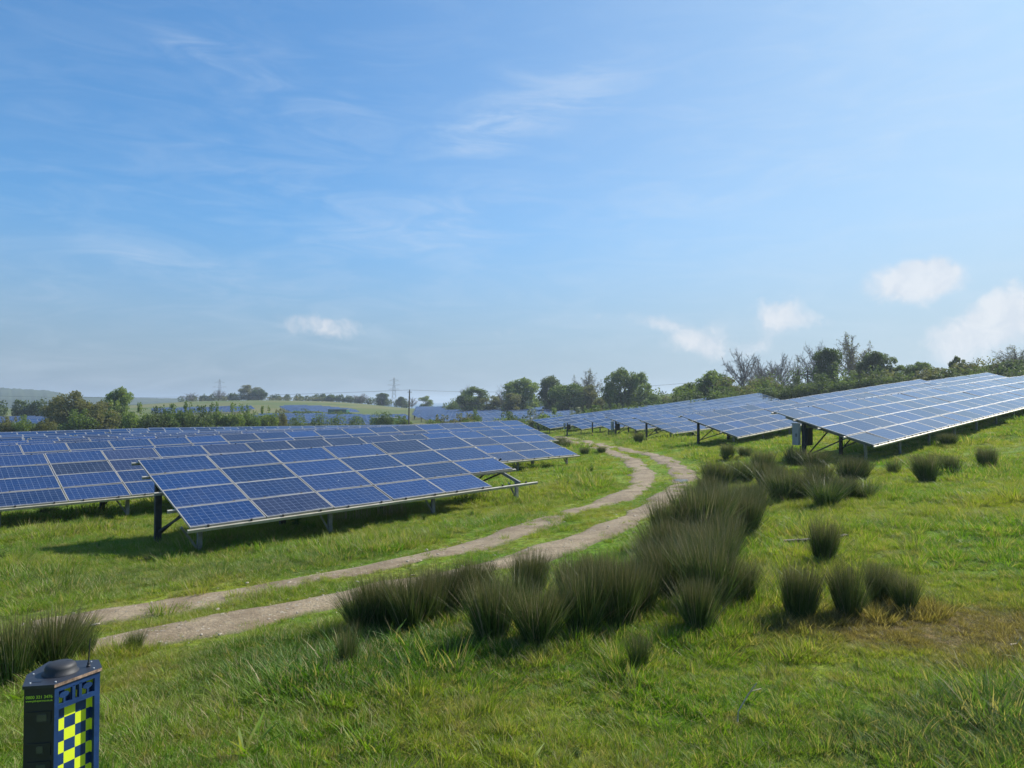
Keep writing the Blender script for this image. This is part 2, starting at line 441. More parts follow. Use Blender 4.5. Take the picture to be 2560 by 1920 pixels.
def build_ground():
    th = np.r_[np.linspace(-math.pi, -.85, 30)[:-1], np.linspace(-.85, .85, 330), np.linspace(.85, math.pi, 30)[1:-1]]
    rr = np.r_[.4, 1.5, np.geomspace(2.5, 1400, 330)]
    T, Rr = np.meshgrid(th, rr); x = (Rr * np.sin(T)).ravel(); y = (Rr * np.cos(T)).ravel(); z = ground_z(x, y)
    nt, nr = len(th), len(rr)
    i = np.arange(nr - 1)[:, None] * nt + np.arange(nt)[None]; j = np.arange(nr - 1)[:, None] * nt + (np.arange(nt)[None] + 1) % nt
    f = np.stack([i, j, j + nt, i + nt], -1).reshape(-1, 4)[:, ::-1]
    v = np.c_[x, y, z]
    o = link('ground', np_mesh('ground', v, f, M['ground'], smooth=True)); tag(o, kind='structure')


build_ground()


# ---------------------------------------------------------------- track: two stony ruts
RUT1 = [(-60, 1590), (23, 1576), (150, 1556), (289, 1539), (463, 1510), (694, 1467), (926, 1423), (1148, 1374), (1297, 1334), (1404, 1288), (1494.7, 1262), (1567, 1240), (1606, 1213.7), (1607, 1186.6), (1590, 1161),
        (1567, 1145), (1531, 1132), (1480, 1118), (1437, 1108), (1400, 1098.5), (1384, 1093)]
RUT2 = [(-60, 1668), (100, 1640), (289, 1603), (521, 1562), (752, 1520), (900, 1486), (1080, 1448), (1247, 1414), (1397, 1369), (1496, 1339), (1595, 1289), (1675, 1240), (1716, 1205), (1711, 1190), (1693, 1168.5), (1661, 1148.6),
        (1603, 1132), (1531, 1118), (1491, 1109), (1451, 1100.7), (1410, 1094), (1392, 1090)]


def smooth_path(pts, n):
    p = np.array([tuple(at(*q))[:2] for q in pts]); d = np.r_[0, np.cumsum(np.linalg.norm(np.diff(p, axis=0), axis=1))]
    s = np.linspace(0, d[-1], n); q = np.c_[np.interp(s, d, p[:, 0]), np.interp(s, d, p[:, 1])]
    k = np.ones(9) / 9
    for _ in range(2):
        e = np.pad(q, ((4, 4), (0, 0)), 'edge'); q = np.c_[np.convolve(e[:, 0], k, 'valid'), np.convolve(e[:, 1], k, 'valid')]
    return q


PATHS = [smooth_path(RUT1, 260), smooth_path(RUT2, 260)]
RUT_W = .95


def track_dist(x, y):
    p = np.concatenate(PATHS)[::2]; X = np.c_[x, y]; out = np.empty(len(X))
    for i in range(0, len(X), 4000): out[i:i + 4000] = np.min(np.linalg.norm(X[i:i + 4000, None] - p[None], axis=2), axis=1)
    return out


def track_material():
    m, t, b = new_mat('stony_track')
    pos = t.new('ShaderNodeNewGeometry').outputs['Position']
    n1 = t.noise(pos, 1.6, 5, .65); n2 = t.noise(pos, 18, 4, .7)
    vo = t.new('ShaderNodeTexVoronoi'); t.l.new(pos, vo.inputs['Vector']); vo.inputs['Scale'].default_value = 14; vo.inputs['Randomness'].default_value = 1
    c = t.mix(t.ramp(n1, .35, .68), (.19, .138, .078), (.34, .268, .165))
    c = t.mix(t.ramp(n2, .3, .7, 0, .45), c, (.13, .09, .055))
    st = t.math('MULTIPLY', t.math('LESS_THAN', vo.outputs['Distance'], .23), t.ramp(t.noise(pos, 5, 2, .5), .48, .6))
    c = t.mix(t.math('MULTIPLY', st, .75), c, (.38, .34, .28))
    att = t.new('ShaderNodeAttribute'); att.attribute_name = 'edge'
    c = t.mix(t.ramp(t.math('ADD', att.outputs['Fac'], t.math('MULTIPLY', t.math('SUBTRACT', n1, .5), 1.2)), .66, 1.0, 0, .8), c, (.10, .105, .035))
    t.l.new(c, b.inputs['Base Color']); b.inputs['Roughness'].default_value = .95
    bn = t.new('ShaderNodeBump'); bn.inputs['Strength'].default_value = .8; bn.inputs['Distance'].default_value = .04
    t.l.new(t.math('ADD', n2, t.math('MULTIPLY', st, .8)), bn.inputs['Height']); t.l.new(bn.outputs[0], b.inputs['Normal'])
    return m


M['track'] = track_material()


def build_track():
    V, Fc, E = [], [], []
    for pth in PATHS:
        d = np.gradient(pth, axis=0); nrm = np.c_[-d[:, 1], d[:, 0]]; nrm /= np.linalg.norm(nrm, axis=1)[:, None] + 1e-9
        us = np.linspace(-1, 1, 9); n = len(pth); s = np.arange(n)
        wob = .5 * RUT_W * (1 + .18 * np.sin(s * .31) + .16 * np.sin(s * .83 + 2) + .10 * np.sin(s * 1.9))
        for u in us:
            q = pth + nrm * (u * wob)[:, None]; z = ground_z(q[:, 0], q[:, 1]) + .036 - .05 * abs(u) ** 5
            V.append(np.c_[q, z]); E.append(np.full(n, abs(u)))
        b = len(Fc) and sum(len(v) for v in V[:-9])
        b = sum(len(v) for v in V[:-9])
        for k in range(8):
            i = b + k * n + np.arange(n - 1); Fc.append(np.c_[i, i + 1, i + 1 + n, i + n])
    me = np_mesh('track', np.concatenate(V), np.concatenate(Fc), M['track'], {'edge': np.concatenate(E)}, True)
    # make the ribbons face up
    up = sum(p.normal.z for p in me.polygons)
    if up < 0: me.flip_normals()
    tag(link('track', me), kind='structure')
    # the puddle lying in the right-hand rut at the bend
    c = at(1703, 1204); mb = MB(); pts = []
    for k in range(28):
        a = 2 * math.pi * k / 28; r = 1 + .22 * math.sin(3 * a + 1) + .12 * math.sin(5 * a)
        x, y = c.x + .2 * r * math.cos(a), c.y + .5 * r * math.sin(a); pts.append((x, y, gz(x, y) + .042))
    mb.poly(pts)
    m, t, b = new_mat('puddle_water'); b.inputs['Base Color'].default_value = (.13, .105, .075, 1); b.inputs['Roughness'].default_value = .32; b.inputs['IOR'].default_value = 1.33
    tag(mb.build('puddle', m), kind='structure')


build_track()


def build_sea_and_hills():
    m, t, b = new_mat('sea_water'); b.inputs['Base Color'].default_value = (.04, .10, .15, 1); b.inputs['Roughness'].default_value = .35
    n = t.noise(t.new('ShaderNodeTexCoord').outputs['Object'], .02, 4, .6); bn = t.new('ShaderNodeBump'); bn.inputs['Strength'].default_value = .3; t.l.new(n, bn.inputs['Height']); t.l.new(bn.outputs[0], b.inputs['Normal'])
    mb = MB(); nn = 40
    ring = [(6000 * math.sin(2 * math.pi * k / nn), 6000 * math.cos(2 * math.pi * k / nn), -12) for k in range(nn)]
    mb.poly(ring[::-1]); o = mb.build('sea', m); tag(o, kind='structure')
    # wooded hills beyond the valley on the left: many crowns as a bumpy canopy
    hm, t, b = new_mat('far_woodland'); pos = t.new('ShaderNodeNewGeometry').outputs['Position']
    c = t.mix(t.ramp(t.noise(pos, .03, 4, .6), .35, .65), (.025, .045, .02), (.05, .07, .03)); t.l.new(c, b.inputs['Base Color']); b.inputs['Roughness'].default_value = 1
    px = np.linspace(-900, 620, 420); dep = np.linspace(0, 1, 26); V = []
    for d in dep:
        Y = 1050 + 420 * d
        env = np.interp(px, [-900, -300, 0, 120, 200, 330, 430, 560, 620], [30, 30, 25, 20, 9, 7, 6, 2, 0])
        x = (px - CX) / F_PX * Y
        bump = 1.6 * np.abs(np.sin(x * .13 + d * 40)) + 1.2 * np.abs(np.sin(x * .31 + d * 91)) + .8 * rng.random(len(px))
        z = -13 + (env + 6) * min(1, d * 2.2) ** .6 + bump * (.4 + .6 * d) + (4 if d > 0 else -2)
        V.append(np.c_[x, np.full(len(px), Y), z])
    n = len(px); i = (np.arange(len(dep) - 1)[:, None] * n + np.arange(n - 1)[None]).ravel()
    f = np.c_[i, i + 1, i + n + 1, i + n]
    tag(link('hills', np_mesh('hills', np.concatenate(V), f, hm)), kind='structure')


build_sea_and_hills()

# ---------------------------------------------------------------- solar tables
PHI, TILT = R(48.04), R(17.1)
MW, MH = 1.67, 1.005                              # pitch of the modules along the row and up the slope
E_DIR = Vector((math.sin(PHI), math.cos(PHI), 0)); N_DIR = Vector((-math.cos(PHI), math.sin(PHI), 0))


def module_mesh(name, glass):
    """one framed module 1.65 x 0.99 m, lying in its local xy plane, face up"""
    w, h, t, fr = 1.645, .985, .04, .022
    mb = MB(); g = .003
    for (x0, x1, y0, y1) in ((0, w, 0, fr), (0, w, h - fr, h), (0, fr, fr, h - fr), (w - fr, w, fr, h - fr)):
        mb.box((x0, y0, -t), (x1 - x0, 0, 0), (0, y1 - y0, 0), (0, 0, t), 1)
    mb.quad((fr, fr, -g), (w - fr, fr, -g), (w - fr, h - fr, -g), (fr, h - fr, -g), 0)
    mb.quad((fr, h - fr, -.012), (w - fr, h - fr, -.012), (w - fr, fr, -.012), (fr, fr, -.012), 2)
    return mb.mesh(name, [glass, M['frame'], M['backsheet']])


MOD = [module_mesh('module_blue', M['glass_blue']), module_mesh('module_dark', M['glass_dark'])]


def frame_axes(slope):
    e = (E_DIR * math.cos(slope) + Vector((0, 0, 1)) * math.sin(slope)).normalized()
    v = N_DIR * math.cos(TILT) + Vector((0, 0, 1)) * math.sin(TILT); v = (v - e * e.dot(v)).normalized()
    return e, v, e.cross(v)


BLUE_DARK = {}


def solar_table(o, slope, cols, label, group, missing=(), dark=(), pdark=.12, detail=True, cab=None, rail_ext=.16, post_cols=2):
    """a table of cols x 4 modules; o is its lower left corner (front edge, seen from the front)"""
    o = Vector(o); e, v, w = frame_axes(slope); rnd = random.Random(str(label))
    root = empty('solar_table', (o.x, o.y, gz(o.x, o.y)))
    tag(root, label, 'solar array', group)
    off = root.location
    L = cols * MW
    rot = Matrix((e, v, w)).transposed().to_4x4()
    if detail:
        for c in range(cols):
            for r in range(4):
                if (c, r) in missing: continue
                d = (c, r) in dark or (rnd.random() < pdark)
                m = link('solar_module', MOD[1 if d else 0], root)
                jit = Matrix.Rotation(rnd.gauss(0, .006), 4, 'X') @ Matrix.Rotation(rnd.gauss(0, .005), 4, 'Y')
                m.matrix_local = Matrix.Translation(o - off + e * (c * MW + .0125) + v * (r * MH + .01) + w * rnd.uniform(-.002, .002)) @ rot @ jit
    else:
        mb = MB(); nseg = max(1, cols // 2); k = cols / nseg
        for i in range(nseg):
            a = o - off + e * (i * k * MW); b = o - off + e * ((i + 1) * k * MW); u = v * (4 * MH)
            mb.quad(a, b, b + u, a + u, 0, [(i * k, 0), ((i + 1) * k, 0), ((i + 1) * k, 4), (i * k, 4)])
            mb.quad(a + u - w * .05, b + u - w * .05, b - w * .05, a - w * .05, 1)
        mb.quad(o - off, o - off - w * .05, o - off + e * L - w * .05, o - off + e * L, 2)
        u = v * 4 * MH; mb.quad(o - off + u, o - off + e * L + u, o - off + e * L + u - w * .05, o - off + u - w * .05, 2)
        mb.quad(o - off, o - off + u, o - off + u - w * .05, o - off - w * .05, 2); mb.quad(o - off + e * L, o - off + e * L - w * .05, o - off + e * L + u - w * .05, o - off + e * L + u, 2)
        mb.build('panel_surface', [M['strip'], M['backsheet'], M['frame']], root)
    # purlins under the module joints
    rails = ((-.06, 0), (1.0, 1), (2.0, 2), (3.0, 3), (3.93, 4))
    for (rv, k) in rails:
        if not detail and k in (1, 2, 3): continue
        mb = MB(); p = o - off + v * rv - w * .105
        a0, a1 = -rail_ext if k else -.05, L + (rail_ext if k != 0 else .1)
        mb.box(p + e * a0, e * (a1 - a0), v * .06, w * .062)
        if detail:
            for c in range(cols):
                for fx in (.22, .78):
                    mb.box(p + e * ((c + fx) * MW) + v * .045 + w * .062, e * .035, v * .035, w * .05, 1)
        mb.build('rail', [M['rail'], M['clamp']], root)
    # support frames: rear post, front post, rafter and braces
    step = post_cols * MW; npost = max(2, int(round((L - .8) / step)) + 1)
    for i in range(npost):
        u = .35 + (L - .7) * i / (npost - 1)
        mb = MB(); q0 = o - off + e * u + v * .25 - w * .15; q1 = o - off + e * u + v * 3.6 - w * .15
        if detail: mb.bar(q0, q1, .05, .09, up=tuple(w)); mb.build('rafter', M['steel'], root)
        for (pv, wd, lean, nm, mt) in ((.42, .075, 0, 'front_post', 'steel'), (2.75, .11, 0, 'rear_post', 'post')):
            top = o - off + e * (u - (.2 if pv > 1 else 0)) + v * pv - w * .12; X = top + off
            bx, by = X.x - E_DIR.x * .06 * lean, X.y
            bot = Vector((bx - off.x, by - off.y, gz(bx, by) - .25 - off.z))
            if detail:
                mb = MB(); mb.bar(bot, top, wd, wd * 1.3, up=tuple(E_DIR)); mb.build(nm, M[mt], root)
                if nm == 'rear_post':
                    mb = MB(); mb.bar(bot + Vector((0, 0, .55)), o - off + e * (u + .02) + v * 1.1 - w * .14, .035, .05, up=tuple(w)); mb.build('brace', M['post'], root)
                    mb = MB(); mb.bar(bot + Vector((0, 0, .5)) + E_DIR * .05, o - off + e * (u + .75) + v * 2.05 - w * .1, .035, .045, up=tuple(w)); mb.build('brace', M['post'], root)
                else:
                    mb = MB(); mb.bar(bot + Vector((0, 0, .3)), o - off + e * (u - .42) + v * .3 - w * .12, .035, .045, up=tuple(w)); mb.build('brace', M['steel'], root)
            else:
                mb = MB(); mb.bar(bot, top, wd, wd, up=tuple(E_DIR)); mb.build('post', M['post'], root)
    if detail:
        mb = MB(); P = []
        for i in range(cols * 2 + 1):
            P.append(o - off + e * (.1 + (L - .2) * i / (cols * 2)) + v * 2.12 - w * (.16 + (.07 if i % 2 else 0.0)))
        mb.tube(P, .013, 4); mb.build('cable', M['clamp'], root)
    if cab is not None:
        # grey switch cabinet on its dark mounting plate, on the end posts
        u = cab; P = o - off + e * (u - .22) + v * 2.75 - w * .2
        c = MB(); cc = P - E_DIR * .3 - N_DIR * .05
        c.box(cc + Vector((0, 0, -.74)), E_DIR * -.2, N_DIR * .24, Vector((0, 0, .82)), 0)
        c.box(cc + Vector((0, 0, .082)) - E_DIR * -.02 - N_DIR * .03, E_DIR * -.24, N_DIR * .3, Vector((0, 0, .03)), 0)
        cb = c.build('switch_cabinet', M['cabinet'], root)
        h = MB(); h.box(cc - E_DIR * .222 + Vector((0, 0, -.42)) + N_DIR * .06, E_DIR * .02, N_DIR * .03, Vector((0, 0, .12))); h.build('handle', M['clamp'], cb)
        d = MB(); d.box(P + Vector((0, 0, -.85)) - N_DIR * .12, E_DIR * .05, N_DIR * .13, Vector((0, 0, .85)))
        d.box(P + E_DIR * .06 - N_DIR * .15 + Vector((0, 0, -.78)), E_DIR * .44, N_DIR * .22, Vector((0, 0, .68))); d.build('mounting_plate', M['cabinet_dark'], root)
        for s in (.1, .45):
            b = MB(); b.tube([P + N_DIR * s + Vector((0, 0, -.8)), P + N_DIR * (s + .03) + E_DIR * .05 + Vector((0, 0, -1.3)), P + N_DIR * s + E_DIR * .03 + Vector((0, 0, -1.9))], .018); b.build('cable_conduit', M['clamp'], root)
    return root


LG, RG = 'solar tables of the left field', 'solar tables climbing the right slope'
solar_table((-6.76, 15.17, -2.65), R(1.45), 6, 'nearest short solar table beside the track, one lower corner module missing from its end', LG,
            missing={(5, 0)}, dark={(1, 0), (4, 3), (0, 1)} - {(0, 1)}, pdark=.0, rail_ext=.14)
# bare bottom rail and rafter stick out where the corner module is missing (the rails above already run through)
e2, v2, w2 = frame_axes(R(.75))
r2_end = Vector((-12.89, 21.0, -2.90)) + e2 * 13 * MW
solar_table(r2_end - e2 * 24 * MW, R(.75), 24, 'long solar table directly behind the nearest short one', LG, dark={(12, 3), (12, 2), (11, 2), (13, 2), (14, 3), (15, 3), (16, 3), (17, 3), (19, 3), (21, 2)}, pdark=.1)
# the rows behind, each ending at the track
ends = [(32.67, 33.3, 24), (41.1, 39.3, 24), (49.6, 44.3, 24), (58.0, 49.0, 24), (66.5, 53.5, 24), (75.0, 58, 24), (83.4, 62, 24), (91.9, 66, 24)]
ordn = ['third', 'fourth', 'fifth', 'sixth', 'seventh', 'eighth', 'ninth', 'tenth', 'eleventh', 'twelfth']
zref = [-2.83, -3.05, -3.3, -3.55, -3.8, -4.0, -4.15, -4.3, -4.4, -4.5]
for k, (nn, ee, cols) in enumerate(ends):
    e_hi = ee; part = 0
    while True:
        e_lo = e_hi - cols * MW
        P1 = E_DIR * e_hi + N_DIR * nn; P0 = E_DIR * e_lo + N_DIR * nn
        z1 = gz(P1.x, P1.y) + .85; z0 = gz(P0.x, P0.y) + .85
        sl = math.atan2(z1 - z0, cols * MW)
        lab = '%s row of solar modules behind the track, table at its %s end' % (ordn[k], 'right' if part == 0 else ('middle' if part == 1 else 'left'))
        solar_table((P0.x, P0.y, z0), sl, cols, 'solar table in the %s row of the left field, %s' % (ordn[k], ['at the track end', 'second from the track end', 'third from the track end'][part]), LG,
                    detail=(k < 3 and part == 0), post_cols=4)
        part += 1; e_hi = e_lo - .45
        if e_hi < .09 * nn - 1 or part > 2: break
# right slope
rt = [((13.05, 25.99, -1.57), 3.55, 24, .35), ((12.81, 40.91, -2.03), 4.3, 24, None), ((12.61, 56.45, -2.5), 2.95, 24, None), ((12.01, 69.55, -2.74), 2.7, 24, .35)]
rlab = ['large nearest solar table on the right slope, grey cabinet at its end', 'solar table second from the front on the right slope', 'solar table third from the front on the right slope',
        'solar table with a pale cabinet, fourth up the right slope']
for (o, sl, cols, cab), lb in zip(rt, rlab):
    solar_table(o, R(sl), cols, lb, RG, cab=cab, pdark=.25)
more = [((11.0, 81.2), 'fifth', 1), ((9.0, 93.0), 'sixth', 1), ((5.6, 106.0), 'seventh', 1)]
for (x, y), nm, _ in more:
    P1 = Vector((x, y, 0)) + E_DIR * 24 * MW; z0 = gz(x, y) + .9; z1 = gz(P1.x, P1.y) + .9
    solar_table((x, y, z0), math.atan2(z1 - z0, 24 * MW), 24, 'solar table %s from the front on the right slope%s' % (nm, ', pale cabinet at its end' if nm == 'sixth' else ''), RG, detail=False, post_cols=4, cab=.35 if nm == 'sixth' else None)
# second tables continuing up the slope
def second(o, sl, cols, label, dz=0.0, sl2=None, detail=True):
    e, v, w = frame_axes(R(sl)); p = Vector(o) + e * (24 * MW + .45) + Vector((0, 0, dz))
    solar_table(p, R(sl2 or sl), cols, label, RG, detail=detail, pdark=.2, post_cols=3)
second(rt[0][0], 3.55, 24, 'solar table at the far right, continuing the nearest row uphill', .0)
second(rt[1][0], 4.3, 13, 'short solar table uphill in the second row of the right slope', -.25, 3.9)
second(rt[2][0], 2.95, 20, 'solar table uphill in the third row of the right slope', .2, 3.4, False)


# far fields across the valley
def far_field(px0, px1, y0, y1, label, dn=8.6, seg=12.0, phase=0.0):
    ns = np.arange(20 + phase, 520, dn); cnt = 0
    for nn in ns:
        es = np.arange(-150, 500, 3.0); x = E_DIR.x * es + N_DIR.x * nn; y = E_DIR.y * es + N_DIR.y * nn
        px = CX + F_PX * x / np.maximum(y, 1)
        lo = y0(px) if callable(y0) else y0; hi = y1(px) if callable(y1) else y1
        ok = (y > lo) & (y < hi) & (px > px0) & (px < px1)
        idx = np.nonzero(ok)[0]
        if len(idx) < 4: continue
        runs = np.split(idx, np.nonzero(np.diff(idx) > 1)[0] + 1)
        for rn in runs:
            if len(rn) < 4: continue
            sub = rn[::4] if rn[-1] in rn[::4] else np.r_[rn[::4], rn[-1]]
            X = x[sub]; Y = y[sub]; Z = ground_z(X, Y) + .8
            mb = MB(); v = N_DIR * math.cos(TILT) * 4.02 + Vector((0, 0, 4.02 * math.sin(TILT)))
            o = Vector((X[0], Y[0], Z[0]))
            for i in range(len(sub) - 1):
                a = Vector((X[i], Y[i], Z[i])) - o; b = Vector((X[i + 1], Y[i + 1], Z[i + 1])) - o
                u0, u1 = es[sub[i]] / MW, es[sub[i + 1]] / MW
                mb.quad(a, b, b + v, a + v, 0, [(u0, 0), (u1, 0), (u1, 4), (u0, 4)])
                dn_ = Vector((0, 0, -.06)); mb.quad(a + v + dn_, b + v + dn_, b + dn_, a + dn_, 1)
                mb.quad(a + dn_, b + dn_, b, a, 2)
                mb.bar(a + v * .6 + dn_, a + v * .6 + Vector((0, 0, -2.2)), .14, m=3)
            t = mb.build('solar_row', [M['strip'], M['backsheet'], M['frame'], M['post']]); t.location = o
            tag(t, label, 'solar array', label + 's'); cnt += 1
    return cnt


far_field(640, 1028, 178, 250, 'long row of solar modules in the far field behind the hedge')
far_field(-60, 260, 178, 235, 'row of solar modules glimpsed behind the low bushes at far left')
far_field(705, 905, 292, lambda p: np.interp(p, [700, 820, 905], [352, 345, 315]), 'row of solar modules high on the distant hillside')
far_field(380, 640, 300, 338, 'row of solar modules beyond the bushes below the distant hill')
far_field(1045, 1460, lambda p: np.interp(p, [1045, 1120, 1460], [230, 160, 160]), lambda p: np.interp(p, [1045, 1150, 1460], [400, 360, 330]), 'row of solar modules in the valley field below the woods')

# ---------------------------------------------------------------- vegetation materials
def leaf_material(name, col, col2, trans=.45, scale=.6, rough=.6):
    m, t, b = new_mat(name)
    t.n.remove(b); out = t.n['Material Output']
    pos = t.new('ShaderNodeNewGeometry').outputs['Position']; oi = t.new('ShaderNodeObjectInfo')
    n = t.noise(pos, scale, 4, .6); n2 = t.noise(pos, scale * 9, 2, .5)
    f = t.math('ADD', t.math('MULTIPLY', n, .6), t.math('MULTIPLY', n2, .4))
    c = t.mix(t.ramp(f, .35, .65), col, col2)
    c = t.mix(t.math('MULTIPLY', oi.outputs['Random'], .25), c, (.12, .13, .04))
    d = t.new('ShaderNodeBsdfPrincipled'); t.l.new(c, d.inputs['Base Color']); d.inputs['Roughness'].default_value = rough; d.inputs['Specular IOR Level'].default_value = .25
    tr = t.new('ShaderNodeBsdfTranslucent'); t.l.new(t.mix(1.0, c, (1.25, 1.3, .7), 'MULTIPLY'), tr.inputs[0])
    mx = t.new('ShaderNodeMixShader'); mx.inputs[0].default_value = trans; t.l.new(d.outputs[0], mx.inputs[1]); t.l.new(tr.outputs[0], mx.inputs[2])
    t.l.new(mx.outputs[0], out.inputs[0]); return m


M['leaf_dark'] = leaf_material('foliage_dark', (.055, .09, .024), (.095, .13, .036))
M['leaf_mid'] = leaf_material('foliage_mid', (.085, .14, .03), (.14, .19, .05))
M['leaf_light'] = leaf_material('foliage_light', (.13, .20, .035), (.20, .25, .065))
M['leaf_olive'] = leaf_material('foliage_olive', (.12, .13, .045), (.19, .175, .075))
M['leaf_blossom'] = leaf_material('foliage_blossom', (.05, .085, .02), (.32, .33, .25), .3, 1.4)


def grass_material(name='grass_blades', tint=(1, 1, 1), trans=.45):
    m, t, b = new_mat(name); t.n.remove(b); out = t.n['Material Output']
    pos = t.new('ShaderNodeNewGeometry').outputs['Position']
    c, mid = patch_colors(t, pos)
    h = t.new('ShaderNodeAttribute'); h.attribute_name = 'h'
    rn = t.new('ShaderNodeAttribute'); rn.attribute_name = 'rnd'
    c = t.mix(t.ramp(rn.outputs['Fac'], .0, 1, 0, .5, False), c, (.075, .14, .012))
    c = t.mix(t.ramp(rn.outputs['Fac'], .76, .80, 0, .85), c, (.40, .32, .17))
    c = t.mix(1.0, c, tint, 'MULTIPLY')
    d = t.new('ShaderNodeBsdfPrincipled'); t.l.new(c, d.inputs['Base Color']); d.inputs['Roughness'].default_value = .55; d.inputs['Specular IOR Level'].default_value = .3
    tr = t.new('ShaderNodeBsdfTranslucent'); t.l.new(t.mix(1.0, c, (1.3, 1.35, .55), 'MULTIPLY'), tr.inputs[0])
    mx = t.new('ShaderNodeMixShader'); mx.inputs[0].default_value = trans; t.l.new(d.outputs[0], mx.inputs[1]); t.l.new(tr.outputs[0], mx.inputs[2])
    t.l.new(mx.outputs[0], out.inputs[0]); return m


def rush_material():
    m, t, b = new_mat('rush_stems'); t.n.remove(b); out = t.n['Material Output']
    h = t.new('ShaderNodeAttribute'); h.attribute_name = 'h'; rn = t.new('ShaderNodeAttribute'); rn.attribute_name = 'rnd'
    oi = t.new('ShaderNodeObjectInfo')
    c = t.mix(t.math('POWER', rn.outputs['Fac'], 1.6), (.045, .098, .014), (.19, .26, .055))
    c = t.mix(t.math('MULTIPLY', t.ramp(h.outputs['Fac'], .5, .97), t.ramp(rn.outputs['Fac'], .2, .9, .3, .85)), c, (.24, .17, .08))
    c = t.mix(t.ramp(rn.outputs['Fac'], .93, .945), c, (.38, .31, .18))
    c = t.mix(t.math('MULTIPLY', oi.outputs['Random'], .3), c, (.05, .05, .02))
    d = t.new('ShaderNodeBsdfPrincipled'); t.l.new(c, d.inputs['Base Color']); d.inputs['Roughness'].default_value = .5; d.inputs['Specular IOR Level'].default_value = .3
    tr = t.new('ShaderNodeBsdfTranslucent'); t.l.new(c, tr.inputs[0])
    mx = t.new('ShaderNodeMixShader'); mx.inputs[0].default_value = .22; t.l.new(d.outputs[0], mx.inputs[1]); t.l.new(tr.outputs[0], mx.inputs[2])
    t.l.new(mx.outputs[0], out.inputs[0]); return m


M['grass'] = grass_material(); M['rush'] = rush_material()


def blades(n, base_r, h_lo, h_hi, lean, width, segs=3, curve=.35, seed=1, dirbias=(0, 0)):
    """n tapering ribbons; returns verts, quad faces, height and random attributes"""
    g = np.random.default_rng(seed); a = g.random(n) * 2 * np.pi; r = base_r * np.sqrt(g.random(n))
    bx, by = r * np.cos(a), r * np.sin(a); H = h_lo + (h_hi - h_lo) * g.random(n) ** .8
    az = a + g.normal(0, .7, n); le = lean * (.15 + r / base_r) * g.uniform(.4, 1.3, n)
    dx, dy = np.cos(az) * le + dirbias[0], np.sin(az) * le + dirbias[1]
    wa = g.random(n) * np.pi; wx, wy = np.cos(wa), np.sin(wa); rn = g.random(n)
    V, Hh, Rn = [], [], []
    for k in range(segs + 1):
        u = k / segs; off = u + curve * u * u
        cx, cy, cz = bx + dx * H * off, by + dy * H * off, H * u * (1 - .18 * le * u)
        w = width * (1 - u ** 1.7 * .92) * .5 * g.uniform(.8, 1.2, n)
        V.append(np.stack([np.c_[cx - wx * w, cy - wy * w, cz], np.c_[cx + wx * w, cy + wy * w, cz]], 1)); Hh.append(np.full((n, 2), u)); Rn.append(np.c_[rn, rn])
    V = np.stack(V, 1).reshape(-1, 3); st = (segs + 1) * 2
    b = (np.arange(n) * st)[:, None]
    F = np.concatenate([b + np.array([[2 * k, 2 * k + 1, 2 * k + 3, 2 * k + 2]]) for k in range(segs)])
    return V, F, np.stack(Hh, 1).ravel(), np.stack(Rn, 1).ravel()


# ---------------------------------------------------------------- rush tufts
RUSH = []
for s in range(7):
    V, Fq, Hh, Rn = blades((1500, 1300, 1700, 1200, 1500, 420, 520)[s], (.17, .15, .19, .16, .17, .13, .14)[s], (.32, .42, .36, .3, .45, .4, .35)[s], 1.0, (.25, .31, .23, .28, .27, .3, .38)[s], .0105, 3, (.2, .3, .18, .3, .22, .2, .4)[s], 40 + s, ((.04, 0), (-.06, .03), (0, .05), (.08, -.03), (-.03, 0), (0, 0), (.05, .05))[s])
    V2, F2, H2, R2_ = blades(110, .15, .5, 1.05, .55, .0085, 3, .5, 140 + s)
    RUSH.append(np_mesh('rush_tuft', np.r_[V, V2], np.r_[Fq, F2 + len(V)], M['rush'], {'h': np.r_[Hh, H2], 'rnd': np.r_[Rn, R2_]}))

k_ = 1.1573
